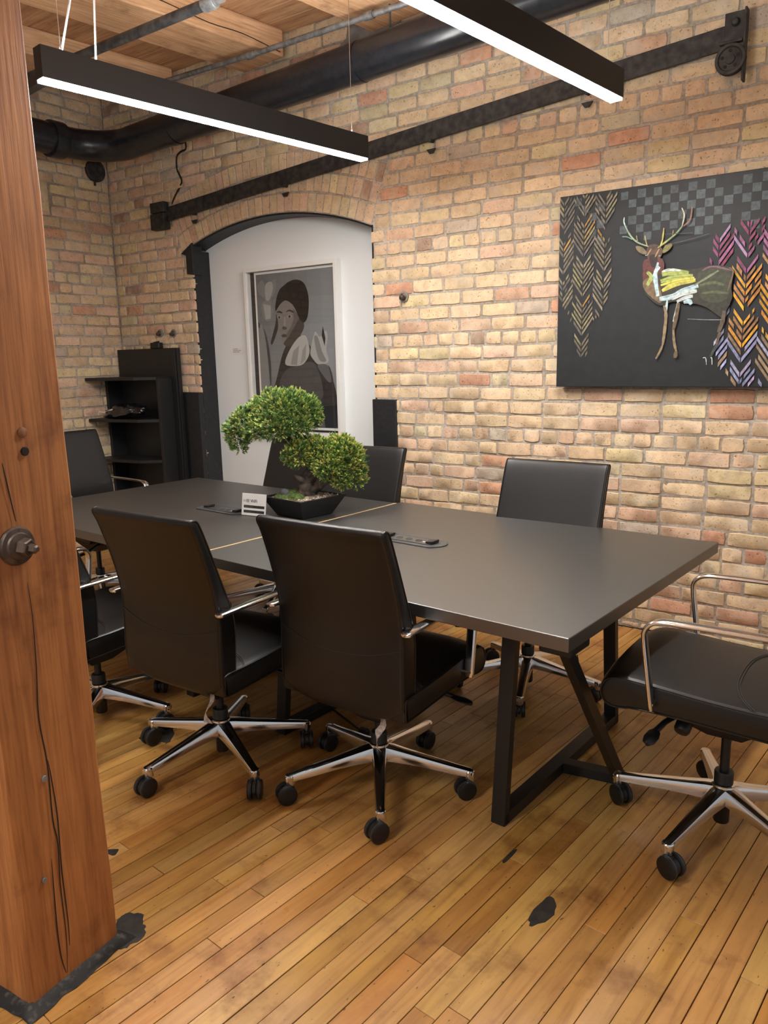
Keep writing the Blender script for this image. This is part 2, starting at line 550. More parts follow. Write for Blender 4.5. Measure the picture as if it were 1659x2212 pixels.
# mortar bed: a slab with the opening cut out (left, right, above the arch)
def slab(poly, y0=JY, y1=JY + .22):
    mb.prism(poly, 0, 1, lambda a, b, h: (a, y0 + (y1 - y0) * h, b))
slab([(LEFT_X - .2, 0), (OPL - .02, 0), (OPL - .02, SPR), (LEFT_X - .2, SPR)])
slab([(OPR + .02, 0), (XR, 0), (XR, SPR), (OPR + .02, SPR)])
slab([(LEFT_X - .2, SPR)] + [(OPL, SPR)] + [(x, max(z, SPR)) for x, z in ia[1:-1]] + [(OPR, SPR), (XR, SPR), (XR, CEIL_Z + .05), (LEFT_X - .2, CEIL_Z + .05)])
mb.build('mortar_bed', M['mortar'], wall_back)

def back_intervals(z0, z1):
    zm = (z0 + z1) / 2
    lo, hi = LEFT_X + .004, XR
    if z1 < SPR + .01:
        return [(lo, OPL - .001), (OPR + .001, hi)]
    ro = AR + 3 * RING + .004
    if zm >= AZ + ro: return [(lo, hi)]
    def half(z):
        h1 = math.sqrt(max(0, ro * ro - (z - AZ) ** 2)) if z < AZ + ro else 0
        h2 = math.tan(ANG) * (z - AZ)
        return min(h1, h2)
    h = half(zm)
    return [(lo, AX - h - .004), (AX + h + .004, hi)]
def behind_picture(it):
    return it[0] > -1.69 and it[1] < -.1 and it[2] > 1.32 and it[3] < 2.3
lay_bricks(wall_back, fb, back_intervals, 44, 5, hidden=behind_picture)
# arch: three rowlock rings, every brick its own wedge
rg = random.Random(3)
for ring in range(3):
    r0 = AR + ring * RING + .004; r1 = r0 + RING - .011
    n = int(2 * ANG * (r0 + .05) / .067)
    for i in range(n):
        a0 = -ANG + 2 * ANG * i / n + .0016; a1 = -ANG + 2 * ANG * (i + 1) / n - .0016
        def fa(s, z, d, a0=a0, a1=a1):
            return (AX + z * math.sin(s), WALL_Y - d, AZ + z * math.cos(s))
        m2 = MB(); col = brick_col(rg)
        # wedge: ring outline in polar space
        pr = rg.uniform(-.003, .005)
        pol = [(a0, r0), (a1, r0), (a1, (r0 + r1) / 2), (a1, r1), (a0, r1), (a0, (r0 + r1) / 2)]
        am, rm = (a0 + a1) / 2, (r0 + r1) / 2
        def shrink(k): return [(am + (a - am) * (1 - k * .09 ) , rm + (r - rm) * (1 - k * .05)) for a, r in pol]
        jl = [(rg.uniform(-.0006, .0006), rg.uniform(-.002, .002)) for _ in pol]
        def lp(k, d): return [fa(a + j[0], r + j[1], d) for (a, r), j in zip(shrink(k), jl)]
        m2.loft([lp(0, -.03), lp(0, pr - .005), lp(1, pr)], True, col)
        m2.build('arch_brick', M['brick'], wall_back, smooth=50, origin=fa(am, rm, -.01))
# crack running up from the rail, plaster patch by the beam, blocked hole
def ribbon(mb, pts, w, f, d, col=None):
    P = [Vector(p) for p in pts]
    L, Rr = [], []
    for i, p in enumerate(P):
        t = (P[min(i + 1, len(P) - 1)] - P[max(i - 1, 0)]).normalized()
        nrm = Vector((-t.y, t.x)); ww = w[i] if isinstance(w, (list, tuple)) else w
        L.append(p + nrm * ww / 2); Rr.append(p - nrm * ww / 2)
    vs = [f(p.x, p.y, d) for p in L] + [f(p.x, p.y, d) for p in Rr]
    n = len(P)
    mb.add(vs, [(i, n + i, n + i + 1, i + 1) for i in range(n - 1)], col)
m2 = MB()
ribbon(m2, cr([(-4.82, 2.66), (-4.77, 2.72), (-4.69, 2.80), (-4.71, 2.86), (-4.73, 2.90), (-4.725, 2.98), (-4.68, 3.01), (-4.62, 3.02), (-4.62, 3.08), (-4.63, 3.13)], 3), [.006, .010] + [.016] * 25 + [.008], fb, .0035)
m2.build('crack', M['subfloor'], wall_back)
m2 = MB()
pp_ = [(-3.08, 3.55), (-2.70, 3.55), (-2.72, 3.40), (-2.95, 3.36), (-3.06, 3.30), (-3.22, 3.28), (-3.19, 3.36), (-3.12, 3.40), (-3.10, 3.48)]
m2.prism(pp_, 0, .014, lambda a, b, h: fb(a, b, h))
m2.build('plaster_patch', M['plaster'], wall_back, bevel=.004)

# ---- recess
mb = MB()
RY = WALL_Y + .165
mb.prism([(OPL - .03, 0), (OPR + .03, 0), (OPR + .03, SPR + .02)] + [(x, z + .03) for x, z in reversed(ia)] + [(OPL - .03, SPR + .02)], 0, 1, lambda a, b, h: (a, RY + .04 * h, b))
tag(mb.build('wall_niche', M['white_wall']), 'smooth white panel at the back of the arched recess', kind='structure')
mb = MB()
y0, y1 = WALL_Y + .014, RY
mb.box(((OPL - .015), (y0 + y1) / 2, SPR / 2), (.03, y1 - y0, SPR))
mb.box(((OPR + .015), (y0 + y1) / 2, SPR / 2), (.03, y1 - y0, SPR))
lo = arc(AR - .012); hi = arc(AR + .004)
for i in range(len(lo) - 1):
    (xa, za), (xb, zb), (xc, zc), (xd, zd) = lo[i], lo[i + 1], hi[i + 1], hi[i]
    vs = [(xa, y0, za), (xb, y0, zb), (xc, y0, zc), (xd, y0, zd), (xa, y1, za), (xb, y1, zb), (xc, y1, zc), (xd, y1, zd)]
    mb.add(vs, [(0, 1, 2, 3), (4, 7, 6, 5), (0, 4, 5, 1), (1, 5, 6, 2), (2, 6, 7, 3), (3, 7, 4, 0)])
o = mb.build('trim_1', M['black_paint'])
tag(o, 'black painted lining of the arched recess', kind='structure')
m2 = MB()
m2.prism([(OPL - .062, 2.15), (OPL + .012, 2.14), (OPL + .012, 2.37), (OPL - .115, 2.30), (OPL - .06, 2.285)], 0, 1, lambda a, b, h: (a, WALL_Y - .012 + .10 * h, b))
m2.build('corner_bracket', M['black_paint'], o, bevel=.003)
for nm, xa, xb, zt, lab in (('trim_2', OPR - .003, -2.80, 1.236, 'black guard plate right of the arched recess'), ('trim_3', -4.886, OPL + .003, 1.268, 'black guard plate left of the arched recess')):
    m2 = MB(); m2.box(((xa + xb) / 2, WALL_Y - .004, zt / 2), (xb - xa, .03, zt))
    if nm == 'trim_3': m2.box((xb - .075, WALL_Y - .024, zt / 2), (.15, .02, zt))
    tag(m2.build(nm, M['black_paint'], bevel=.004), lab, kind='structure')

# ---- left wall
def fl(s, z, d): return (LEFT_X + d, s, z)
wall_left = empty('wall_left', (0, 0, 0))
tag(wall_left, 'short brick wall meeting the back wall at the corner', kind='structure')
mb = MB(); mb.box((LEFT_X - .004 - .1, 1.0, CEIL_Z / 2), (.2, 6.2, CEIL_Z)); mb.build('mortar_bed', M['mortar'], wall_left)
def left_iv(z0, z1):
    if 2.62 < z0 and z1 < 2.90: return [(-1.0, 3.38), (3.57, WALL_Y - .006)]
    return [(-1.0, WALL_Y - .006)]
lay_bricks(wall_left, fl, left_iv, 44, 9)
rg = random.Random(8)
for i in range(2):      # two bricks set on end in a blocked opening
    m2 = MB(); y = 3.40 + i * .085
    brick_geo(m2, y, y + .072, 2.625, 2.845, fl, rg, brick_col(rg), proud=.012, n=3)
    m2.build('brick', M['brick'], wall_left, smooth=50, origin=fl(y + .03, 2.73, 0))

# ---- floor
PHI = R(-5.2)
fx = Vector((math.cos(PHI), math.sin(PHI), 0)); fy = Vector((-math.sin(PHI), math.cos(PHI), 0))
floor = empty('floor', (0, 0, 0))
tag(floor, 'worn honey coloured strip wood floor', kind='structure')
mb = MB(); mb.box((-1.8, 1.0, -.03), (7.6, 6.3, .03)); mb.build('subfloor', M['subfloor'], floor)
rg = random.Random(21)
boards = []
FP = [(.57, .322, .092), (.59, .338, .100), (.54, .29, .078), (.61, .36, .118), (.51, .26, .066), (.56, .31, .09), (.62, .37, .126)]
s = -6.1
while s < 2.0:
    tmax = (WALL_Y - .006 - (s + (.0625 if math.sin(PHI) > 0 else 0)) * math.sin(PHI)) / math.cos(PHI)
    tmin = (-2.1)
    tl = (LEFT_X + .004 - s * math.cos(PHI)) / (-math.sin(PHI))
    tmin = max(tmin, tl)
    t = tmin - (rg.random() * 1.2 if tmin == -2.1 else 0)
    while t < tmax:
        L = rg.choice((.45, .7, .9, 1.1, 1.3, 1.5, 1.8)) * rg.uniform(.85, 1.15)
        e = min(t + L, tmax)
        if tmax - e < .12: e = tmax
        if e - max(t, tmin) > .03:
            boards.append((s, s + .0625, max(t, tmin), e))
        t = e + .0001
        if e >= tmax: break
    s += .0625
sc = []
for b in boards:
    P = [fx * b[i] + fy * b[j] for i, j in ((0, 2), (1, 2), (1, 3), (0, 3))]
    mid = [proj(fx * ((b[0] + b[1]) / 2) + fy * (b[2] + (b[3] - b[2]) * k / 8)) for k in range(9)]
    vis = sum(1 for m_ in mid if m_ and 0 < m_[0] < 1659 and 0 < m_[1] < 2212)
    ps = [proj(p) for p in P]
    ar = 0
    if all(ps):
        for i in range(4):
            ar += ps[i][0] * ps[(i+1) % 4][1] - ps[(i+1) % 4][0] * ps[i][1]
        ar = abs(ar) / 2 * vis / 9
    elif vis: ar = 1e5 * vis
    sc.append((ar, b))
sc.sort(key=lambda t: -t[0])
rest = MB()
def board_geo(mb, b, org):
    base = Vector(rg.choice(FP)); k = rg.uniform(.79, .98)
    col = tuple(ch * k * rg.uniform(.95, 1.05) for ch in base)
    g0, g1 = rg.choice((.0008, .0010, .0013, .0019)), rg.choice((.0008, .0010, .0012))
    e0 = rg.choice((.0004, .0006, .001, .0015))
    z = rg.uniform(-.0004, .0004); ch = .0008
    a0, a1, t0, t1 = b[0] + g0, b[1] - g1, b[2] + e0, b[3] - .0004
    vs = []
    for (ins, zz) in ((0, -.014), (0, z - ch), (ch, z)):
        for a, t in ((a0 + ins, t0 + ins), (a1 - ins, t0 + ins), (a1 - ins, t1 - ins), (a0 + ins, t1 - ins)):
            vs.append(fx * a + fy * t + Vector((0, 0, zz)))
    fs = [(j + q, (j + 1) % 4 + q, (j + 1) % 4 + 4 + q, j + 4 + q) for q in (0, 4) for j in range(4)] + [(8, 9, 10, 11)]
    mb.add(vs, fs, col)
for i, (ar, b) in enumerate(sc):
    if i < 300 and ar > 80:
        m2 = MB(); board_geo(m2, b, None)
        m2.build('floorboard', M['floor'], floor, origin=fx * ((b[0]+b[1])/2) + fy * ((b[2]+b[3])/2))
    else:
        board_geo(rest, b, None)
tag(rest.build('floorboards_beyond', M['floor'], floor), kind='stuff')
for pts in ([(-1.66, 1.03), (-1.70, 1.09), (-1.682, 1.118), (-1.65, 1.125), (-1.621, 1.105), (-1.60, 1.095), (-1.579, 1.062), (-1.582, 1.03), (-1.589, 1.005), (-1.62, 1.0)],
            [(-.759, 1.691), (-.765, 1.74), (-.754, 1.803), (-.735, 1.812), (-.715, 1.79), (-.711, 1.734), (-.741, 1.682)],
            [(-1.99, 1.241), (-1.96, 1.268), (-1.945, 1.25), (-1.95, 1.236)],
            [(-2.512, 1.769), (-2.56, 1.83), (-2.57, 1.893), (-2.52, 1.92), (-2.473, 1.914), (-2.40, 1.86), (-2.39, 1.805), (-2.45, 1.78)],
            [(-.93, 1.88), (-.925, 1.95), (-.915, 1.95), (-.918, 1.88)]):
    m2 = MB(); q = cr([Vector(p) for p in pts], 3, True); c0 = sum(q, Vector((0, 0))) / len(q)
    q = [c0 + (p - c0) * random.uniform(.86, 1.06) for p in q]
    m2.prism([(p.x, p.y) for p in q], 0, .0012)
    m2.build('floor_stain', M['stain'], floor, origin=(c0.x, c0.y, 0))

# ---- ceiling deck and beams
TH = R(-7.3)
bx = Vector((math.cos(TH), math.sin(TH), 0)); by = Vector((-math.sin(TH), math.cos(TH), 0))
ceiling = empty('ceiling', (0, 0, 0)); tag(ceiling, 'plank ceiling carried on heavy timber beams', kind='structure')
y = WALL_Y; rg = random.Random(4); i = 0
while y > -2.0:
    w = rg.uniform(.15, .21)
    m2 = MB(); m2.box((-1.85, y - w / 2, CEIL_Z + .02 + rg.uniform(0, .002)), (7.4, w - .004, .04))
    m2.build('ceiling_plank', M['deck_wood'], ceiling, bevel=.003, seg=1, origin=(-1.85 + rg.uniform(-3, 3), y - w / 2, CEIL_Z))
    y -= w
blabs = ['timber ceiling beam at the far left above the black pipe elbow', 'timber ceiling beam with a long crack above the left pendant light',
         'timber ceiling beam at the top between the two pendant lights',
         'timber ceiling beam furthest to the right, beyond the right pendant light']
for k in range(4):
    xr = -4.636 + 1.06 * k
    root = Vector((xr - .205, WALL_Y - .0, (3.39 + CEIL_Z) / 2))
    L = 6.0
    t = empty('ceiling_beam', (root.x, root.y, 3.39), TH)
    m2 = MB(); m2.box((0, -L / 2 - .03, (CEIL_Z - 3.39) / 2), (.405, L, CEIL_Z - 3.39))
    m2.build('timber', M['beam_wood'], t, bevel=.012)
    if k == 1:
        m2 = MB()
        ribbon(m2, cr([(-.06, .02), (-.35, .05), (-.6, .045), (-.9, .07), (-1.3, .085), (-1.7, .08)], 4), [.006] * 21, lambda a, b, d: (.2035 + d, a, b), .0)
        m2.build('crack', M['subfloor'], t)
    tag(t, blabs[k], 'beam', 'timber beams across the ceiling')

# ================================================================== COLUMN
ca = Vector((-1.60, .769, 0)); cb = Vector((-1.625, 1.027, 0))
cv = (cb - ca).normalized(); cn = Vector((cv.y, -cv.x, 0)); CW = (cb - ca).length
cang = math.atan2(-cv.x, cv.y)
col_root = empty('timber_column', (ca + cv * CW / 2 - cn * CW / 2), cang)
tag(col_root, 'square orange-stained timber column at the left edge of the room', 'column')
# local axes: +X = cn (toward room), +Y = cv
rg = random.Random(2)
loops = []
nz = 40
for i in range(nz + 1):
    z = CEIL_Z * i / nz
    loop = []
    for sx, sy in ((1, -1), (1, 1), (-1, 1), (-1, -1)):
        for q in (0, 1):
            ch = .008 + .006 * noise.noise(Vector((sx * 3, sy * 5, z * 5)))
            w = CW / 2 + .003 * noise.noise(Vector((sx * 7.1, sy * 2.3, z * 3.1)))
            # chamfered corner: two points
            if (sx, sy) in ((1, -1), (-1, 1)):
                p = (sx * (w - (ch if q == 0 else 0)), sy * (w - (0 if q == 0 else ch)), z)
            else:
                p = (sx * (w - (0 if q == 0 else ch)), sy * (w - (ch if q == 0 else 0)), z)
            loop.append(p)
    loops.append(loop)
mb = MB(); mb.loft(loops); post = mb.build('post', M['col_wood'], col_root, smooth=30)
HW = CW / 2
def cf(a, b, d): return (HW + .0012 + d, a - HW, b)
for pts in ([(.114, 1.027), (.117, .949), (.112, .829), (.103, .708), (.111, .583), (.108, .447), (.114, .376), (.108, .277), (.108, .137), (.10, .03)],
            [(.113, .596), (.117, .548), (.121, .439), (.116, .307), (.117, .166), (.114, .097)],
            [(.088, 1.298), (.092, 1.264), (.098, 1.214), (.104, 1.167)], [(.093, .349), (.089, .255), (.086, .153), (.088, .081), (.096, .033)]):
    q = cr([Vector(p) for p in pts], 4); m2 = MB()
    ribbon(m2, q, [.0005 + .0032 * math.sin(math.pi * (i + .3) / len(q)) ** .6 for i in range(len(q))], cf, .0012)
    m2.build('crack', M['subfloor'], post)
m2 = MB()
m2.lathe([(.043, 0), (.0435, .004), (.040, .010), (.031, .0125), (.029, .017), (.021, .019), (.0, .0192)], (HW - .001, .10 - HW, 1.113), (1, 0, 0), 28)
ws = m2.build('washer', M['washer'], col_root, smooth=35)
m2 = MB()
m2.lathe([(.021, .016), (.021, .034), (.018, .037), (.011, .037), (.010, .052), (.006, .056), (0, .056)], (HW - .001, .10 - HW, 1.113), (1, .25, -.1), 6)
m2.build('nut', M['washer'], ws)
for a, z, r, mt in ((.145, 1.357, .0115, 'plug'), (.146, 1.316, .010, 'subfloor'), (.10, .554, .0085, 'steel'), (.069, .307, .007, 'steel')):
    m2 = MB(); m2.lathe([(r, 0), (r, .002), (r * .8, .0035), (0, .0035)], (HW, a - HW, z), (1, 0, 0), 14)
    m2.build('bolt_plug', M[mt], col_root, smooth=35)
m2 = MB(); n = 40; outer = []; rg = random.Random(5)
for ring_r, z in ((.028, 0), (.022, .006), (.008, .018), (-.002, .022)):
    loop = []
    for k in range(4):
        c0 = [(1, -1), (1, 1), (-1, 1), (-1, -1)][k]; c1 = [(1, 1), (-1, 1), (-1, -1), (1, -1)][k]
        for i in range(10):
            t = i / 10; e = HW + ring_r + rg.uniform(-.005, .005) * (ring_r > 0)
            loop.append(((c0[0] + (c1[0] - c0[0]) * t) * e, (c0[1] + (c1[1] - c0[1]) * t) * e, z + rg.uniform(0, .003)))
    outer.append(loop)
m2.loft(outer, caps=False); m2.build('base_caulk', M['caulk'], col_root, smooth=60)

# ================================================================== PIPES ABOVE
def thing(name, label, cat, loc=(0, 0, 0), rz=0, group=None):
    return tag(empty(name, loc, rz), label, cat, group)
t = thing('drain_pipe', 'large glossy black pipe running under the beams along the brick wall', 'pipe', (-3.4, 3.85, 3.03))
path = [(1.7, 3.86, 3.225), (-1.2, 3.86, 3.217), (-4.9, 3.85, 3.066)]
el = []
for k in range(9):
    a = R(90 * k / 8)
    el.append((-4.95 - .30 * math.sin(a), 3.55 + .30 * math.cos(a), 3.062))
path += el + [(-5.25, 2.4, 3.07)]
mb = MB(); mb.tube([Vector(p) - Vector((-3.4, 3.85, 3.03)) for p in path], .106, 28); mb.build('pipe_run', M['pipe'], t, smooth=40)
for x in (-2.86, -4.45):
    z = 3.062 + (x + 4.9) * .0421; m2 = MB()
    m2.lathe([(.106, -.03), (.1085, -.03), (.1085, .03), (.106, .03)], (x + 3.4, 0.003, z - 3.03), (1, 0, .042), 28); m2.build('joint_band', M['pipe'], t, smooth=40)
m2 = MB(); m2.lathe([(.106, -.05), (.122, -.05), (.124, -.03), (.124, .03), (.122, .05), (.106, .05)], (-5.25 + 3.4, 3.46 - 3.85, 3.062 - 3.03), (0, 1, 0), 28); m2.build('elbow_collar', M['pipe'], t, smooth=40)
m2 = MB(); m2.tube([(-2.63 + 3.4, -.0, .25), (-2.63 + 3.4, 0, .52)], .006, 6); m2.build('hanger_rod', M['dark_steel'], t)

t = thing('conduit', 'thin grey conduit clipped just above the large black pipe', 'pipe', (-3.0, 3.78, 3.335))
mb = MB(); mb.tube([(-1.6, 0, .02), (-.5, 0, .0), (.6, 0, 0), (3.0, 0, .0)], .016, 10); mb.build('tube', M['steel'], t, smooth=40)
for x in (-.62, .28):
    m2 = MB(); m2.lathe([(.016, -.03), (.022, -.03), (.022, .03), (.016, .03)], (x, 0, 0), (1, 0, 0), 12); m2.build('coupling', M['steel'], t, smooth=40)
m2 = MB(); m2.box((.78, .16, .035), (.10, .32, .005)); m2.lathe([(.012, 0), (.012, .03), (0, .03)], (.76, .02, .0), (0, -1, 0), 8); m2.build('wall_clip', M['steel'], t)

t = thing('sprinkler_pipe', 'dark steel sprinkler pipe crossing under the cracked beam', 'pipe', (-3.5, 2.91, 3.2))
mb = MB(); mb.tube([(-1.6, .01, 0), (.47, 0, 0)], .026, 14); mb.build('tube', M['dark_steel'], t, smooth=40)
m2 = MB(); m2.lathe([(.026, 0), (.034, .0), (.034, .075), (.030, .08), (.020, .08), (.020, .13), (0, .13)], (.42, 0, 0), (1, 0, 0), 16); m2.build('fitting', M['steel'], t, smooth=40)

# sliding door rail + pulley
rail = thing('door_rail', 'sloping black iron sliding-door rail bolted across the brick above the arch', 'rail', (-2.93, WALL_Y - .03, 2.76))
mb = MB(); mb.bar((-2.03, -.0, -.128 - .05), (2.0, 0, .183 - .05), .016, .10); mb.build('bar', M['rail'], rail, bevel=.003)
for x in (-1.62, -.72, .42, 1.35):
    z = -.022 + x * .0772 - .05
    m2 = MB(); m2.lathe([(.010, -.03), (.010, 0), (.013, 0), (.011, .008), (0, .010)], (x, -.008, z), (0, -1, 0), 8)
    m2.build('rail_bolt', M['rail'], rail, smooth=30)
    m2 = MB(); m2.prism([(x - .03, z - .045), (x + .03, z - .043), (x + .012, z - .068), (x - .012, z - .068)], -.004, .008, lambda a, b, h: (a, h, b))
    m2.build('rail_spur', M['rail'], rail)
m2 = MB(); m2.box((-1.985, -.012, -.115), (.155, .05, .075)); m2.box((-1.985, -.012, -.215), (.155, .06, .115)); m2.build('stop_bracket', M['rail'], rail, bevel=.004)
m2 = MB(); m2.box((2.04, -.012, .165), (.085, .03, .12)); m2.box((2.088, -.02, .08), (.010, .05, .30)); m2.lathe([(.02, 0), (.014, .02), (0, .022)], (2.045, -.027, .18), (0, -1, 0), 10); m2.box((2.03, -.03, .10), (.10, .03, .012))
m2.build('end_bracket', M['rail'], rail, bevel=.003)
pu = MB(); c = (2.035, -.04, .025)
pu.lathe([(.020, -.018), (.048, -.012), (.052, -.018), (.064, -.018), (.066, -.010), (.058, 0), (.066, .010), (.064, .018), (.052, .018), (.048, .010), (.022, .012), (.020, .020), (0, .022)], c, (0, -1, 0), 30)
pw = pu.build('pulley_wheel', M['rail'], rail, smooth=30)
for k in range(5):
    a = R(72 * k + 20); m2 = MB(); m2.lathe([(.0075, 0), (.0075, .002), (0, .002)], (c[0] + .035 * math.cos(a), c[1] - .0118, c[2] + .035 * math.sin(a)), (0, -1, 0), 10); m2.build('spoke_hole', M['subfloor'], pw)
# small wall fixings
for x, z, r, lab in ((-2.733, 1.866, .024, 'rusty anchor stub in the brick right of the arched recess'), (-5.061, 1.728, .022, 'left of two rusty bolts in the brick above the black shelf'), (-4.90, 1.722, .022, 'right of two rusty bolts in the brick above the black shelf')):
    t = thing('wall_anchor', lab, 'bolt', (x, WALL_Y, z), 0, 'old anchors left in the brick')
    m2 = MB(); m2.lathe([(r, -.01), (r * 1.05, .012), (r * .7, .018), (r * .6, .04), (r * .2, .045), (0, .045)], (0, 0, 0), (.1, -1, -.2), 9); m2.build('bolt', M['washer'], t, smooth=30)
    m2 = MB(); m2.lathe([(r * 1.5, -.01), (r * 1.45, .009), (r, .010)], (0, 0, 0), (0, -1, 0), 9); m2.build('collar', M['plaster'], t)
t = thing('vent_cap', 'round dark cap on the left brick wall under the pipe', 'vent', (LEFT_X, 3.985, 2.99))
m2 = MB(); m2.lathe([(.085, -.01), (.085, .02), (.078, .028), (.05, .030), (.045, .024), (0, .024)], (0, 0, 0), (1, 0, 0), 26); m2.build('disc', M['rail'], t, smooth=30)
m2 = MB(); m2.box((.02, -.02, -.09), (.012, .012, .05)); m2.build('spring_clip', M['rail'], t)

# ================================================================== PENDANT LIGHTS
def pendant(label, near, length, seen=True):
    d = Vector((math.sin(R(7.02)), math.cos(R(7.02)), 0))
    t = thing('pendant_light', label, 'lamp', near, -R(7.02), 'linear pendant lights')
    W, Hh = .056, .112
    mb = MB()
    # U shaped extrusion, open at the bottom (diffuser) and along the top (uplight)
    mb.box((-W / 2 + .004, length / 2, Hh / 2 + .0025), (.008, length, Hh - .005)); mb.box((W / 2 - .004, length / 2, Hh / 2 + .0025), (.008, length, Hh - .005))
    mb.box((0, .004, Hh / 2 + .0025), (W - .0162, .008, Hh - .005)); mb.box((0, length - .004, Hh / 2 + .0025), (W - .0162, .008, Hh - .005))
    mb.box((0, length / 2, Hh / 2), (W - .0162, length - .0162, .02))
    mb.build('housing', M['fixture'], t)
    m2 = MB(); m2.box((0, length / 2, .001), (W - .006, length - .008, .008)); m2.build('diffuser', M['led_down'], t)
    m2 = MB(); m2.box((0, length / 2, Hh - .006), (W - .0165, length - .018, .006)); m2.build('uplight_diffuser', M['led_up'], t)
    for y in (.09, length - .09):
        m2 = MB(); m2.tube([(0, y, Hh), (0, y, CEIL_Z - near[2])], .0016, 6); m2.lathe([(.005, 0), (.005, .02), (.002, .026), (0, .026)], (0, y, Hh - .002), None, 8)
        m2.build('suspension_wire', M['steel_wire'], t)
    return t
d7 = Vector((math.sin(R(7.02)), math.cos(R(7.02)), 0))
p1 = pendant('black linear pendant light on the left, nearest the timber column', (-2.722, 1.755, 2.5), 1.686)
m2 = MB(); m2.bar((0, .03, .02), (-.9, .03, .02), .035, .035); m2.build('joining_bar', M['fixture'], p1)
for k, (a, b) in enumerate((((-.02, .10, .112), (-.10, .35, 1.04)), ((.01, .22, .112), (.03, .24, 1.04)))):
    m2 = MB(); m2.tube(cr([a, ((a[0] + b[0]) / 2 + .02, (a[1] + b[1]) / 2, .55), b], 5), .004, 6); m2.build('power_cable', M['wire'], p1, smooth=60)
f2 = Vector((-1.165, 3.325, 2.5)); n2 = f2 - d7 * 1.686
pendant('black linear pendant light on the right, cut by the top edge', tuple(n2), 1.686)
pendant('black linear pendant light out of view behind the camera', (-1.75, -1.5, 2.5), 1.686)

# ================================================================== WALL ART
DEER_LEFT=[(-0.005, 0.97), (0.317, 0.973), (0.282, 0.837), (0.28, 0.688), (0.29, 0.602), (0.275, 0.456), (0.228, 0.364), (0.179, 0.305), (0.169, 0.166), (0.117, 0.167), (0.074, 0.365), (-0.001, 0.48)]
DEER_RIGHT=[(0.765, 0.594), (0.787, 0.726), (0.88, 0.752), (1.004, 0.744), (1.056, 0.006), (0.903, 0.012), (0.85, 0.089), (0.794, 0.205), (0.845, 0.266), (0.819, 0.393), (0.874, 0.475), (0.895, 0.51), (0.808, 0.578)]
DEER_POLYS=[((0.035, 0.032, 0.02), [(0.458, 0.582), (0.547, 0.575), (0.687, 0.563), (0.766, 0.572), (0.833, 0.567), (0.875, 0.542), (0.872, 0.463), (0.878, 0.414), (0.841, 0.335), (0.816, 0.343), (0.772, 0.376), (0.721, 0.398), (0.664, 0.408), (0.606, 0.417), (0.549, 0.401), (0.494, 0.437), (0.462, 0.484)]),
 ((0.05, 0.055, 0.028), [(0.719, 0.542), (0.785, 0.562), (0.858, 0.544), (0.867, 0.482), (0.854, 0.415), (0.795, 0.4), (0.731, 0.435)]),
 ((0.12, 0.03, 0.025), [(0.459, 0.626), (0.544, 0.625), (0.554, 0.568), (0.503, 0.54), (0.461, 0.523), (0.454, 0.569)]),
 ((0.2, 0.13, 0.07), [(0.457, 0.523), (0.496, 0.54), (0.537, 0.499), (0.554, 0.433), (0.542, 0.414), (0.494, 0.45), (0.464, 0.484)]),
 ((0.1, 0.055, 0.035), [(0.467, 0.671), (0.482, 0.695), (0.522, 0.691), (0.546, 0.663), (0.538, 0.632), (0.519, 0.615), (0.496, 0.614), (0.472, 0.638)]),
 ((0.03, 0.012, 0.012), [(0.482, 0.644), (0.521, 0.64), (0.517, 0.593), (0.494, 0.592)]),
 ((0.2, 0.15, 0.08), [(0.413, 0.696), (0.447, 0.687), (0.47, 0.656), (0.448, 0.654), (0.422, 0.673)]),
 ((0.22, 0.2, 0.06), [(0.546, 0.662), (0.559, 0.687), (0.589, 0.692), (0.582, 0.666), (0.551, 0.649)])]
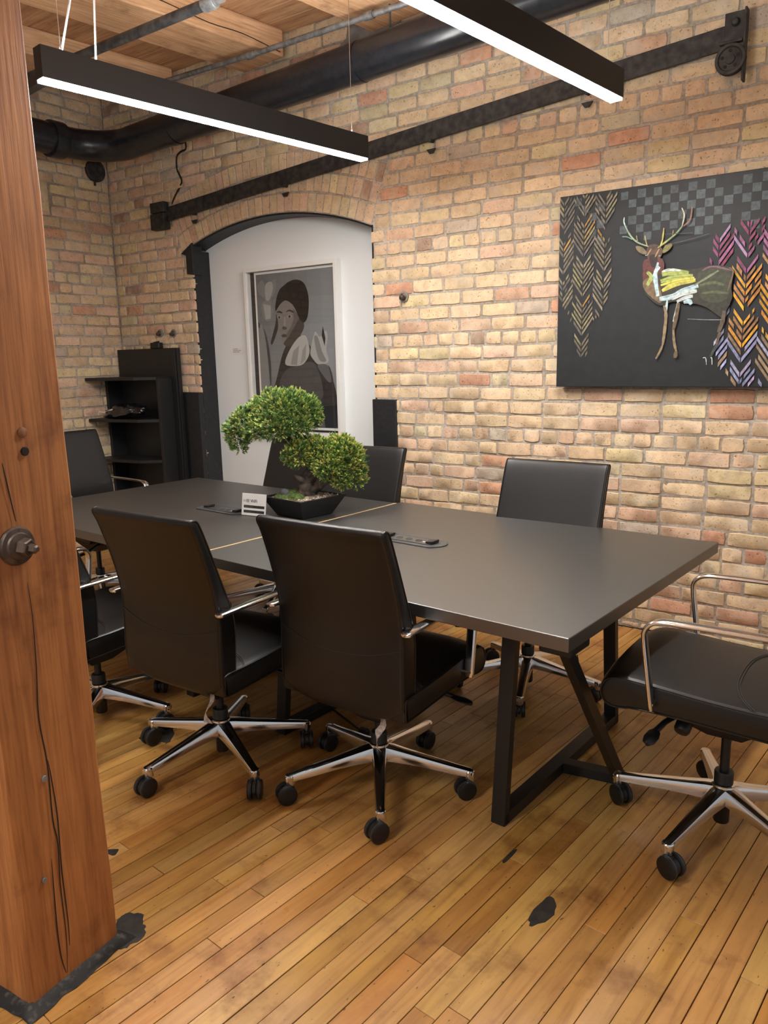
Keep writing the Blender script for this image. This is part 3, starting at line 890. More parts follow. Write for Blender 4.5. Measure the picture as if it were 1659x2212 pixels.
DEER_STROKES=[((0.42, 0.5, 0.12), 0.0187, [(0.475, 0.567), (0.496, 0.54), (0.478, 0.503)]),
 ((0.42, 0.5, 0.12), 0.0288, [(0.548, 0.549), (0.599, 0.558), (0.675, 0.546)]),
 ((0.42, 0.5, 0.12), 0.0259, [(0.543, 0.517), (0.613, 0.531), (0.695, 0.532)]),
 ((0.62, 0.58, 0.1), 0.0216, [(0.552, 0.472), (0.615, 0.5), (0.708, 0.512)]),
 ((0.62, 0.58, 0.1), 0.0158, [(0.544, 0.498), (0.627, 0.518), (0.702, 0.522)]),
 ((0.5, 0.68, 0.72), 0.0216, [(0.533, 0.588), (0.515, 0.551), (0.533, 0.447)]),
 ((0.5, 0.68, 0.72), 0.0245, [(0.541, 0.434), (0.605, 0.443), (0.667, 0.471), (0.722, 0.486)]),
 ((0.66, 0.74, 0.72), 0.0187, [(0.599, 0.43), (0.655, 0.452), (0.717, 0.461)]),
 ((0.66, 0.74, 0.72), 0.0173, [(0.626, 0.416), (0.669, 0.433), (0.7, 0.437)]),
 ((0.5, 0.68, 0.72), 0.0187, [(0.658, 0.411), (0.683, 0.416), (0.696, 0.399)]),
 ((0.5, 0.68, 0.72), 0.013, [(0.526, 0.608), (0.518, 0.57), (0.503, 0.54)]),
 ((0.66, 0.74, 0.72), 0.0115, [(0.547, 0.562), (0.579, 0.569), (0.637, 0.561)]),
 ((0.1, 0.12, 0.05), 0.0158, [(0.728, 0.485), (0.789, 0.494), (0.838, 0.478)]),
 ((0.1, 0.12, 0.05), 0.013, [(0.737, 0.447), (0.798, 0.45), (0.858, 0.44)]),
 ((0.22, 0.26, 0.14), 0.0101, [(0.704, 0.487), (0.763, 0.52), (0.81, 0.547)]),
 ((0.2, 0.1, 0.12), 0.0086, [(0.737, 0.553), (0.785, 0.568), (0.869, 0.543)]),
 ((0.16, 0.11, 0.06), 0.0086, [(0.857, 0.556), (0.876, 0.536), (0.857, 0.452)]),
 ((0.5, 0.68, 0.72), 0.0115, [(0.58, 0.425), (0.574, 0.354)]),
 ((0.66, 0.74, 0.72), 0.0086, [(0.632, 0.416), (0.614, 0.32)]),
 ((0.3, 0.22, 0.12), 0.0158, [(0.565, 0.4), (0.577, 0.354), (0.574, 0.276), (0.568, 0.211)]),
 ((0.3, 0.22, 0.12), 0.0115, [(0.568, 0.211), (0.556, 0.178), (0.537, 0.142)]),
 ((0.16, 0.11, 0.06), 0.0187, [(0.635, 0.409), (0.626, 0.339), (0.616, 0.281)]),
 ((0.3, 0.22, 0.12), 0.013, [(0.616, 0.281), (0.623, 0.223), (0.635, 0.177)]),
 ((0.16, 0.11, 0.06), 0.0173, [(0.635, 0.177), (0.63, 0.144)]),
 ((0.12, 0.09, 0.06), 0.0187, [(0.848, 0.36), (0.842, 0.31), (0.827, 0.261)]),
 ((0.16, 0.11, 0.06), 0.013, [(0.833, 0.261), (0.821, 0.204)]),
 ((0.05, 0.07, 0.05), 0.0115, [(0.821, 0.204), (0.797, 0.147)]),
 ((0.35, 0.45, 0.3), 0.0079, [(0.476, 0.688), (0.422, 0.712), (0.384, 0.749), (0.36, 0.79)]),
 ((0.42, 0.62, 0.55), 0.0065, [(0.36, 0.79), (0.349, 0.817), (0.35, 0.839)]),
 ((0.3, 0.25, 0.12), 0.005, [(0.422, 0.712), (0.414, 0.746)]),
 ((0.42, 0.33, 0.14), 0.0058, [(0.47, 0.691), (0.46, 0.722), (0.457, 0.741)]),
 ((0.2, 0.4, 0.3), 0.005, [(0.395, 0.729), (0.367, 0.744), (0.343, 0.747)]),
 ((0.4, 0.38, 0.1), 0.0086, [(0.522, 0.677), (0.557, 0.7), (0.6, 0.73)]),
 ((0.25, 0.42, 0.18), 0.0072, [(0.557, 0.7), (0.6, 0.73), (0.632, 0.765)]),
 ((0.55, 0.55, 0.38), 0.0065, [(0.632, 0.765), (0.64, 0.815), (0.627, 0.85)]),
 ((0.36, 0.16, 0.08), 0.0058, [(0.639, 0.766), (0.668, 0.793), (0.674, 0.85)]),
 ((0.52, 0.46, 0.1), 0.0072, [(0.534, 0.685), (0.543, 0.714), (0.547, 0.767)]),
 ((0.3, 0.18, 0.08), 0.005, [(0.59, 0.728), (0.592, 0.752)]),
 ((0.45, 0.28, 0.12), 0.0072, [(0.49, 0.675), (0.472, 0.645)]),
 ((0.45, 0.28, 0.12), 0.0072, [(0.529, 0.671), (0.511, 0.635)]),
 ((0.25, 0.4, 0.45), 0.0058, [(0.462, 0.647), (0.47, 0.647)]),
 ((0.25, 0.4, 0.45), 0.0058, [(0.528, 0.638), (0.537, 0.639)]),
 ((0.35, 0.35, 0.33), 0.0029, [(0.681, 0.33), (0.762, 0.323), (0.842, 0.319)]),
 ((0.75, 0.78, 0.75), 0.0036, [(0.763, 0.142), (0.776, 0.141), (0.781, 0.109)]),
 ((0.75, 0.78, 0.75), 0.0036, [(0.798, 0.141), (0.804, 0.141), (0.807, 0.109)]),
 ((0.06, 0.065, 0.07), 0.0036, [(0.561, 0.687), (0.667, 0.701), (0.761, 0.719)]),
 ((0.05, 0.055, 0.06), 0.0036, [(0.552, 0.738), (0.684, 0.73)])]
PORTRAIT=[((0.105, 0.12, 0.135), [(0.0, 1.099), (0.29, 1.095), (0.349, 0.741), (0.304, -0.015), (-0.003, 0.023)]),
 ((0.2, 0.21, 0.21), [(0.012, 1.018), (0.065, 1.054), (0.09, 1.013), (0.148, 1.038), (0.197, 1.044), (0.185, 0.967), (0.139, 0.91), (0.163, 0.849), (0.13, 0.77), (0.073, 0.768), (0.048, 0.825), (0.045, 0.885), (0.083, 0.913), (0.029, 0.957)]),
 ((0.33, 0.34, 0.33), [(0.09, 1.013), (0.148, 1.036), (0.166, 0.988), (0.125, 0.911), (0.091, 0.918)]),
 ((0.34, 0.35, 0.34), [(0.06, 0.885), (0.137, 0.87), (0.13, 0.78), (0.08, 0.773)]),
 ((0.05, 0.055, 0.06), [(-0.073, 0.759), (0.014, 0.75), (0.079, 0.661), (0.109, 0.466), (0.096, 0.289), (0.064, 0.651), (-0.017, 0.726)]),
 ((0.22, 0.23, 0.23), [(0.01, 0.694), (0.064, 0.651), (0.082, 0.289), (0.016, -0.019), (-0.013, -0.02)]),
 ((0.018, 0.02, 0.024), [(0.157, 0.341), (0.241, 0.545), (0.343, 0.642), (0.437, 0.639), (0.524, 0.538), (0.599, 0.468), (0.672, 0.38), (0.717, 0.243), (0.736, 0.005), (0.016, -0.019), (0.107, 0.237)]),
 ((0.06, 0.062, 0.068), [(0.246, 0.403), (0.386, 0.442), (0.52, 0.46), (0.591, 0.311), (0.559, 0.191), (0.233, 0.207), (0.182, 0.29)]),
 ((0.05, 0.045, 0.045), [(0.289, 0.644), (0.398, 0.778), (0.442, 0.737), (0.443, 0.698), (0.397, 0.64), (0.312, 0.573), (0.244, 0.595)]),
 ((0.19, 0.18, 0.175), [(0.178, 0.823), (0.213, 0.861), (0.277, 0.896), (0.33, 0.874), (0.374, 0.828), (0.401, 0.776), (0.376, 0.735), (0.325, 0.678), (0.288, 0.639), (0.245, 0.613), (0.225, 0.626), (0.208, 0.687), (0.191, 0.748)]),
 ((0.11, 0.1, 0.1), [(0.348, 0.839), (0.401, 0.776), (0.376, 0.735), (0.325, 0.678), (0.281, 0.636), (0.269, 0.655), (0.32, 0.712), (0.351, 0.77)]),
 ((0.006, 0.007, 0.009), [(0.27, 1.0), (0.326, 1.025), (0.393, 1.033), (0.458, 1.006), (0.493, 0.937), (0.499, 0.86), (0.485, 0.784), (0.463, 0.746), (0.436, 0.737), (0.404, 0.768), (0.368, 0.838), (0.33, 0.877), (0.277, 0.897), (0.22, 0.866), (0.183, 0.828), (0.181, 0.868), (0.204, 0.936), (0.234, 0.978)]),
 ((0.02, 0.022, 0.025), [(0.188, 0.808), (0.177, 0.748), (0.144, 0.669), (0.119, 0.609), (0.135, 0.596), (0.179, 0.668), (0.2, 0.727)]),
 ((0.018, 0.016, 0.016), [(0.189, 0.816), (0.211, 0.829), (0.244, 0.817), (0.241, 0.809), (0.21, 0.817)]),
 ((0.018, 0.016, 0.016), [(0.279, 0.815), (0.314, 0.833), (0.354, 0.817), (0.35, 0.808), (0.313, 0.821)]),
 ((0.3, 0.29, 0.28), [(0.191, 0.786), (0.211, 0.797), (0.237, 0.784), (0.214, 0.769)]),
 ((0.012, 0.011, 0.012), [(0.202, 0.785), (0.215, 0.794), (0.227, 0.784), (0.214, 0.771)]),
 ((0.3, 0.29, 0.28), [(0.286, 0.785), (0.312, 0.798), (0.341, 0.785), (0.313, 0.77)]),
 ((0.012, 0.011, 0.012), [(0.3, 0.786), (0.314, 0.795), (0.327, 0.784), (0.313, 0.772)]),
 ((0.06, 0.055, 0.055), [(0.238, 0.711), (0.255, 0.72), (0.282, 0.709), (0.281, 0.699), (0.25, 0.695)]),
 ((0.26, 0.25, 0.24), [(0.259, 0.784), (0.273, 0.782), (0.273, 0.719), (0.255, 0.717)]),
 ((0.055, 0.04, 0.04), [(0.229, 0.656), (0.254, 0.665), (0.281, 0.654), (0.261, 0.642), (0.236, 0.643)]),
 ((0.4, 0.4, 0.385), [(0.252, 0.453), (0.296, 0.544), (0.383, 0.631), (0.451, 0.649), (0.481, 0.598), (0.486, 0.52), (0.427, 0.451), (0.345, 0.437)]),
 ((0.25, 0.25, 0.245), [(0.304, 0.448), (0.337, 0.543), (0.394, 0.581), (0.365, 0.442)]),
 ((0.27, 0.27, 0.26), [(0.399, 0.447), (0.425, 0.551), (0.461, 0.589), (0.448, 0.481)]),
 ((0.36, 0.37, 0.36), [(0.495, 0.529), (0.529, 0.636), (0.551, 0.672), (0.588, 0.634), (0.641, 0.676), (0.658, 0.632), (0.641, 0.546), (0.659, 0.463), (0.572, 0.444), (0.521, 0.48)]),
 ((0.2, 0.205, 0.2), [(0.535, 0.626), (0.568, 0.635), (0.602, 0.537), (0.637, 0.468), (0.573, 0.479)]),
 ((0.008, 0.009, 0.011), [(0.618, 0.705), (0.638, 0.623), (0.629, 0.57), (0.605, 0.643)]),
 ((0.1, 0.105, 0.11), [(0.558, 0.44), (0.649, 0.438), (0.683, 0.34), (0.656, 0.321), (0.594, 0.38)]),
 ((0.035, 0.037, 0.042), [(0.655, 0.438), (0.695, 0.34), (0.706, 0.004), (0.687, 0.004), (0.679, 0.321)]),
 ((0.1, 0.105, 0.11), [(0.585, 0.181), (0.609, 0.001), (0.549, -0.001)])]

def inside(p, poly):
    c = False; n = len(poly)
    for i in range(n):
        (x0, y0), (x1, y1) = poly[i], poly[i - 1]
        if (y0 > p[1]) != (y1 > p[1]) and p[0] < (x1 - x0) * (p[1] - y0) / (y1 - y0) + x0: c = not c
    return c
# deer canvas: 1.52 x .985, local u right, v up
PW, PH = 1.52, .982
deer = thing('canvas_painting', 'wide black canvas painting of a colourful antlered deer with chevron patterns', 'painting', (-1.700, WALL_Y - .062, 1.323))
mb = MB(); mb.box((PW / 2, .021, PH / 2), (PW, .038, PH)); mb.build('canvas', M['canvas'], deer, bevel=.003)
lay = [0]
def fd(a, b, d): return (a, .0018 - d, b)
def flat(mb, poly, col):
    lay[0] += 1; d = .0004 + lay[0] * .000012
    P = [(min(max(a, .002), PW - .002), min(max(b, .002), PH - .002)) for a, b in poly]
    mb.add([fd(a, b, d) for a, b in P], [tuple(range(len(P)))], col)
rg = random.Random(6)
ck = MB(); q = .0405
for i in range(2, int(PW / q)):
    for j in range(0, 7):
        if (i + j) % 2: continue
        u, v = i * q + rg.uniform(-.002, .002), PH - .016 - (j + 1) * q
        if v < .735 + .02 * math.sin(i) or (u < .30 and rg.random() < .6) or rg.random() < .06: continue
        k = rg.uniform(.75, 1.1); w = q * rg.uniform(.9, 1.0)
        flat(ck, [(u, v), (u + w, v), (u + w, v + w), (u, v + w)], (.07 * k, .09 * k, .10 * k))
tag(ck.build('checker_paint', M['paint'], deer), kind='stuff')
pt = MB()
def chevrons(region, colf, W, pitch, th, skip, u0, u1, slope=1.4):
    cols = int((u1 - u0) / W) + 2
    for ci in range(cols):
        xc = u0 + (ci + .5) * W
        for kk in range(int(1.4 / pitch)):
            v0 = -.2 + kk * pitch + (.5 * W * slope if ci % 2 else 0)
            g = kk % 7
            if g == 6: continue
            for sgn in (-1, 1):
                reach = W / 2 * (1.0 if g < 4 else .70)
                a = (xc + sgn * .002, v0); b = (xc + sgn * reach, v0 + reach * slope)
                col = colf(((a[0] + b[0]) / 2, (a[1] + b[1]) / 2))
                if rg.random() < skip: continue
                n_ = 5; h = th / 2 * rg.uniform(.85, 1.12)
                for q_ in range(n_):
                    t0, t1 = q_ / n_, (q_ + 1) / n_
                    p0 = (a[0] + (b[0] - a[0]) * t0, a[1] + (b[1] - a[1]) * t0); p1_ = (a[0] + (b[0] - a[0]) * t1, a[1] + (b[1] - a[1]) * t1)
                    if not inside(((p0[0] + p1_[0]) / 2, (p0[1] + p1_[1]) / 2), region) or rg.random() < .05: continue
                    kz = rg.uniform(.8, 1.15)
                    hh = h * slope * .9
                    flat(pt, [(p0[0], p0[1] - hh), (p1_[0], p1_[1] - hh), (p1_[0], p1_[1] + hh), (p0[0], p0[1] + hh)], tuple(x_ * kz for x_ in col))
def lc(p):
    b = rg.choice([(.20, .17, .11), (.25, .21, .14), (.17, .14, .10), (.14, .12, .11), (.26, .23, .11)]); k = rg.uniform(.7, 1.15)
    if rg.random() < .04: b = (.45, .25, .05)
    return tuple(c_ * k for c_ in b)
def rc(p):
    u, v = p; n_ = noise.noise(Vector((u * 9, v * 9, 0))) * .06
    if v > .56 + n_: b = rg.choice([(.30, .06, .17), (.38, .12, .28), (.24, .03, .10), (.42, .25, .46)])
    elif v > .22 + n_ and u > .86 + (.36 - v) * .25 + n_: b = rg.choice([(.80, .38, .02), (.85, .45, .04), (.62, .27, .03), (.45, .22, .08)])
    else: b = rg.choice([(.36, .36, .60), (.42, .42, .62), (.28, .30, .50), (.45, .36, .55), (.35, .24, .14)])
    k = rg.uniform(.75, 1.15); return tuple(c_ * k for c_ in b)
chevrons(DEER_LEFT, lc, .112, .0285, .0125, .05, -.03, .36)
right = DEER_RIGHT[:3] + [(PW - .02, .76), (PW - .02, .01)] + DEER_RIGHT[5:]
chevrons(right, rc, .128, .034, .0165, .04, .74, PW)
tag(pt.build('chevron_paint', M['paint'], deer), kind='stuff')
dm = MB()
for c_, p in DEER_POLYS:
    flat(dm, [(a.x, a.y) for a in cr([Vector(x) for x in p], 3, True)], c_)
for c_, w, p in DEER_STROKES:
    qd = cr([Vector(x) for x in p], 4); n = len(qd)
    L, Rr = [], []
    for i, a in enumerate(qd):
        t_ = (qd[min(i + 1, n - 1)] - qd[max(i - 1, 0)]).normalized(); nn = Vector((-t_.y, t_.x)); ww = w * (.55 + .45 * math.sin(math.pi * (i + .5) / n)) * rg.uniform(.85, 1.15)
        L.append(a + nn * ww / 2); Rr.append(a - nn * ww / 2)
    lay[0] += 1; d = .0004 + lay[0] * .000012
    dm.add([fd(a.x, a.y, d) for a in L + Rr], [(i, i + 1, n + i + 1, n + i) for i in range(n - 1)], c_)
    # bristle streaks beside the stroke
    if w > .015:
        for s_ in range(4):
            o_ = rg.uniform(-.6, .6); k = rg.uniform(.6, 1.25)
            L2 = [a + (b - a) * (.5 + o_) for a, b in zip(L, Rr)]
            lay[0] += 1; d = .0004 + lay[0] * .000012
            dm.add([fd(a.x, a.y + .0015, d) for a in L2] + [fd(a.x, a.y - .0015, d) for a in L2], [(i, n + i, n + i + 1, i + 1) for i in range(n - 1)], tuple(min(1, x * k) for x in c_))
dm.build('deer_paint', M['paint'], deer)

# framed portrait in the recess
NY = WALL_Y + .165
FX0, FX1, FZ0, FZ1 = -4.222, -3.350, .955, 2.158
port = thing('framed_portrait', 'white framed monochrome portrait of a woman in a head wrap in the arched recess', 'picture', (FX0, NY, FZ0))
FW, FH, FD = FX1 - FX0, FZ1 - FZ0, .058
mb = MB(); bw = .028
mb.box((bw / 2, -FD / 2, FH / 2), (bw, FD, FH)); mb.box((FW - bw / 2, -FD / 2, FH / 2), (bw, FD, FH))
mb.box((FW / 2, -FD / 2, bw / 2), (FW - 2 * bw, FD, bw)); mb.box((FW / 2, -FD / 2, FH - bw / 2), (FW - 2 * bw, FD, bw))
mb.build('frame', M['white_frame'], port, bevel=.002)
m2 = MB(); m2.box((FW / 2, -.007, FH / 2), (FW - 2 * bw, .010, FH - 2 * bw)); m2.build('backing', M['black_ink'], port)
px0, pz0, pw, ph = -4.123 - FX0, 1.018 - FZ0, .735, 1.092
m2 = MB(); m2.box((px0 + pw / 2, -.020, pz0 + ph / 2), (pw + .034, .014, ph + .034)); m2.build('white_mount', M['white_frame'], port)
m2 = MB()
# smooth grey ground of the print
gn = 6
for i in range(gn):
    for j in range(gn):
        k = (.20 + .08 * (i / gn) - .10 * abs(j / gn - .35)) * 1.0
        a0, a1 = px0 + pw * i / gn, px0 + pw * (i + 1) / gn; b0, b1 = pz0 + ph * j / gn, pz0 + ph * (j + 1) / gn
        m2.add([(a0, -.0274, b0), (a1, -.0274, b0), (a1, -.0274, b1), (a0, -.0274, b1)], [(0, 1, 2, 3)], (k * .93, k, k * 1.07))
m2.build('print_ground', M['print'], port)
m2 = MB()
for i, (c_, p) in enumerate(PORTRAIT):
    if i == 0: continue
    q2 = cr([Vector(x) for x in p], 4, True) if len(p) > 4 else [Vector(x) for x in p]
    m2.add([(px0 + min(max(a.x, 0), pw), -.0276 - i * .00006, pz0 + min(max(a.y, 0), ph)) for a in q2], [tuple(range(len(q2)))], c_)
m2.build('printed_figure', M['print'], port)
m2 = MB(); m2.box((FW / 2, -.046, FH / 2), (FW - 2 * bw + .002, .003, FH - 2 * bw + .002)); m2.build('glazing', M['glass'], port)
cap = thing('caption_card', 'small white caption card on the panel left of the framed portrait', 'card', (-4.43, NY, 1.555))
m2 = MB(); m2.box((.06, -.0012, .02), (.125, .0024, .05)); m2.build('card', M['white_frame'], cap)
m2 = MB()
for k, w in enumerate((.05, .085, .07)): m2.box((.004 + w / 2, -.0027, .034 - k * .011), (w, .0004, .0028))
m2.build('lettering', M['stone'], cap)

# ================================================================== CORNER SHELF
sh = thing('corner_shelf', 'black corner shelf unit with stepped boards against the brick corner', 'shelf', (-5.2, 3.98, 0))
def SL(x, y, z): return (x + 5.2, y - 3.98, z)
mb = MB(); mb.box(SL(-5.18, 4.055, .805), (.74, .03, 1.61)); mb.build('back_panel', M['shelf'], sh, bevel=.002)
mb = MB(); mb.box(SL(-5.545, 3.97, .69), (.03, .14, 1.38)); mb.build('side_panel', M['shelf'], sh, bevel=.002)
mb = MB(); mb.box(SL(-4.90, 3.985, .69), (.03, .17, 1.38)); mb.build('side_panel', M['shelf'], sh, bevel=.002)
mb = MB(); mb.box(SL(-4.855, 4.055, .80), (.05, .05, 1.60)); mb.build('post', M['shelf'], sh, bevel=.002)
for z in (.35, .735, 1.055, 1.38):
    m2 = MB(); poly = [(-5.555, 3.715), (-5.05, 3.80), (-4.915, 3.90), (-4.915, 4.038), (-5.555, 4.038)]
    m2.prism(poly, z - .012, z + .012, lambda a, b, h: SL(a, b, h)); m2.build('shelf_board', M['shelf'], sh, bevel=.002)
bag = thing('plastic_bag', 'crumpled glossy black plastic bag lying on the corner shelf', 'bag', (-5.27, 3.86, 1.068))
bm = bmesh.new(); bmesh.ops.create_icosphere(bm, subdivisions=4, radius=1)
for v in bm.verts:
    p = v.co.copy(); n_ = noise.noise(p * 2.3) * .22 + abs(noise.noise(p * 5.1)) * .22 + noise.noise(p * 9) * .06
    p *= 1 + n_
    v.co = Vector((p.x * .215, p.y * .09, max(p.z, -.55) * .062 + .036 + .018 * p.x))
me = bpy.data.meshes.new('film'); bm.to_mesh(me); bm.free(); me.materials.append(M['bag']); me.shade_smooth()
o = bpy.data.objects.new('film', me); COL.objects.link(o); o.parent = bag
zmin = min(v.co.z for v in me.vertices)
for v in me.vertices: v.co.z -= zmin - .0005
m2 = MB(); ribbon(m2, [Vector((-.232, .026)), Vector((-.222, .056)), Vector((-.15, .050)), Vector((-.04, .076))], .009, lambda a, b, d: (a, -.088 + d, b), 0); m2.build('white_strip', M['paper'], bag)  # thin white ribbon laid across the front of the black film
sp = thing('small_device', 'small black box sitting on top of the corner shelf panel', 'box', (-5.06, 4.05, 1.61))
m2 = MB(); m2.prism(rrect(.11, .05, .012, 3), 0, .045); m2.build('case', M['plastic'], sp, bevel=.006)
m2 = MB(); m2.tube([(-.03, 0, .044), (.03, 0, .05)], .008, 8); m2.build('handle', M['plastic'], sp)

# ================================================================== TABLES
TB = R(-4.09)
tA = Vector((-.742, 1.887, 0)); tx = Vector((math.cos(TB), math.sin(TB), 0)); ty = Vector((-math.sin(TB), math.cos(TB), 0))
def TW(x, y, z=0): return tA + tx * x + ty * y + Vector((0, 0, z))
ZT, TT = .745, .042
def table(label, x0, x1, y0, y1, frames):
    cx, cy = (x0 + x1) / 2, (y0 + y1) / 2
    t = thing('conference_table', label, 'table', TW(cx, cy), TB, 'two black conference tables pushed together')
    def L(x, y, z): return (x - cx, y - cy, z)
    m2 = MB(); m2.box(L(cx, cy, ZT - TT / 2), (x1 - x0, y1 - y0, TT)); m2.build('tabletop', M['table'], t, bevel=.0025)
    for fxp, sg, brace in frames:        # fxp: foot position, sg: which way the top leans
        fy0, fy1 = .145, 1.035
        lw, lt = .052, .032
        for yb, yt in ((fy0, .215), (fy1, .965)):
            m2 = MB(); m2.bar(L(fxp, yb, 0.0), L(fxp, yt, ZT - TT), .05, .03, up=(0, 1, 0))
            # square the foot to the floor
            m2.v = [(p[0], p[1], max(p[2], 0.0)) for p in m2.v]
            m2.build('leg', M['table_metal'], t, bevel=.0015)
        m2 = MB(); m2.bar(L(fxp, fy0 - .01, .02), L(fxp, fy1 + .01, .02), .05, .04); m2.build('foot_bar', M['table_metal'], t, bevel=.0015)
        m2 = MB(); m2.bar(L(fxp, .12, ZT - TT - .015), L(fxp, 1.06, ZT - TT - .015), .05, .03); m2.build('top_rail', M['table_metal'], t, bevel=.0015)
        if brace:
            m2 = MB(); m2.bar(L(fxp + sg * .21, .61, .02), L(fxp + sg * .245, .07, ZT - TT), .045, .028, up=(1, 0, 0)); m2.v = [(p[0], p[1], min(max(p[2], 0.0), ZT - TT)) for p in m2.v]
            m2.build('diagonal_brace', M['table_metal'], t, bevel=.0015)
            m2 = MB(); m2.bar(L(fxp, .565, .02), L(fxp + sg * .225, .615, .02), .045, .038); m2.build('brace_foot', M['table_metal'], t, bevel=.0015)
            m2 = MB(); m2.box(L(fxp + sg * .235, .10, ZT - TT - .016), (.10, .13, .032)); m2.build('corner_block', M['table_metal'], t, bevel=.008)
    m2 = MB(); m2.bar(L(x0 + .30, .60, ZT - TT - .02), L(x1 - .30, .60, ZT - TT - .02), .06, .04); m2.build('beam_rail', M['table_metal'], t)
    return t, L
tr_, Lr = table('right-hand black conference table nearest the camera', -1.615, 0, 0, 1.33, ((-.295, 1, True), (-1.32, -1, False)))
tl_, Ll = table('left-hand black conference table nearest the shelf', -3.307, -1.623, -.034, 1.296, ((-1.92, 1, False), (-3.01, -1, False)))
m2 = MB(); m2.box(Ll(-1.6205, .63, ZT - .004), (.0075, 1.325, .0095)); m2.build('raw_edge_strip', M['gold'], tl_)
m2 = MB(); m2.lathe([(.028, 0), (.028, -.06), (.022, -.075), (0, -.08)], Lr(-.87, .66, ZT - TT), None, 16); m2.build('socket_housing', M['plastic'], tr_, smooth=30)

def power_plate(label, x, y, rz):
    p = TW(x, y, ZT)
    t = thing('power_outlet', label, 'outlet', p, TB + rz, 'flush power units set in the tables')
    def capsule(L, W, b):
        o = []
        for s_, a0 in ((1, -1), (-1, 1)):
            pass
        n = 7
        for k in range(n + 1): a = -.5 + k / n; o.append((L / 2 + b * (1 - (2 * a) ** 2), a * W))
        for k in range(n + 1): a = .5 - k / n; o.append((-L / 2 - b * (1 - (2 * a) ** 2), a * W))
        return o
    m2 = MB(); m2.prism(capsule(.29, .125, .035), 0, .003); pl = m2.build('plate', M['plastic'], t, bevel=.001)
    m2 = MB(); m2.prism(capsule(.288, .123, .033), .003, .0034); m2.build('bright_rim', M['dark_steel'], t)
    m2 = MB(); m2.prism(rrect(.25, .07, .006, 2), .0034, .006); m2.build('socket_strip', M['table'], t)
    for xx in (-.115, .115):
        m2 = MB(); m2.prism(rrect(.036, .052, .004, 2), .006, .016, lambda a, b, h, xx=xx: (a + xx, b, h + a * .12)); m2.build('flip_lid', M['plastic'], t, bevel=.002)
    for k, xx in enumerate((-.055, -.005, .045)):
        m2 = MB(); m2.tube([(xx + .013 * math.cos(a * math.pi / 6), .014 * math.sin(a * math.pi / 6), .0066) for a in range(12)], .0013, 5, closed=True)
        for sx in (-.004, .004): m2.box((xx + sx, 0, .0064), (.0018, .008, .001))
        m2.build('socket', M['tyre'], t)
    m2 = MB(); m2.box((.078, -.008, .0064), (.010, .008, .001)); m2.build('usb_port', M['paper'], t)
power_plate('flush power outlet unit on the right table behind the centre chair', -1.045, .662, 0)
power_plate('flush power outlet unit on the left table beside the wifi sign', -2.255, .655, 0)

# ================================================================== BONSAI
bon = thing('bonsai', 'bonsai tree with two cloud canopies in a black tapered square pot', 'plant', (-2.498, 2.826, ZT), R(-8))
def BL(p): # world-ish offset (unrotated) -> local
    v = Matrix.Rotation(R(8), 3, 'Z') @ (Vector(p) - Vector((-2.498, 2.826, ZT))); return v
mb = MB()
ro, rb, ph_ = .148, .097, .098
loops = []
for hw, z in ((rb - .006, 0), (rb, .003), (ro, ph_ - .002), (ro - .002, ph_), (ro - .010, ph_), (ro - .013, ph_ - .012)):
    loops.append([(hw, -hw, z), (hw, hw, z), (-hw, hw, z), (-hw, -hw, z)])
mb.loft(loops); mb.build('pot', M['pot'], bon)
def mound(name, mat, cx, cy, rx, ry, hz, z0, seed):
    bm = bmesh.new(); bmesh.ops.create_icosphere(bm, subdivisions=4, radius=1)
    for v in bm.verts:
        p = v.co; k = 1 + .10 * noise.noise(p * 4 + Vector((seed, 0, 0))) + .07 * noise.noise(p * 11)
        x, y = p.x * rx * k, p.y * ry * k
        lim = .134
        v.co = Vector((min(max(cx + x, -lim), lim), min(max(cy + y, -lim), lim), z0 + max(p.z, -.25) * hz * k))
    me = bpy.data.meshes.new(name); bm.to_mesh(me); bm.free(); me.materials.append(mat); me.shade_smooth()
    o = bpy.data.objects.new(name, me); COL.objects.link(o); o.parent = bon
    return o
mound('moss', M['moss'], -.05, -.02, .085, .11, .035, .088, 1); mound('moss', M['moss'], .035, -.075, .045, .04, .03, .088, 4)
mound('soil', M['gravel'], .0, .0, .17, .17, .012, .085, 7)
m2 = MB(); rg = random.Random(4)
for k in range(150):
    c = (rg.uniform(.02, .128), rg.uniform(-.11, .128), .096); r_ = rg.uniform(.003, .0065)
    m2.lathe([(r_ * .5, -r_ * .5), (r_, 0), (r_ * .6, r_ * .5)], c, (rg.uniform(-1, 1), rg.uniform(-1, 1), 1), 5, col=rg.choice([(.5, .44, .36), (.3, .22, .15), (.6, .55, .47), (.2, .14, .1)]))
tag(m2.build('gravel', M['leaf'], bon), kind='stuff')
bm = bmesh.new(); bmesh.ops.create_icosphere(bm, subdivisions=3, radius=1)
for v in bm.verts: v.co = Vector((v.co.x * .027 - .045, v.co.y * .022 - .085, v.co.z * .024 + .114))
me = bpy.data.meshes.new('pebble'); bm.to_mesh(me); bm.free(); me.materials.append(M['stone']); me.shade_smooth(); o = bpy.data.objects.new('pebble', me); COL.objects.link(o); o.parent = bon
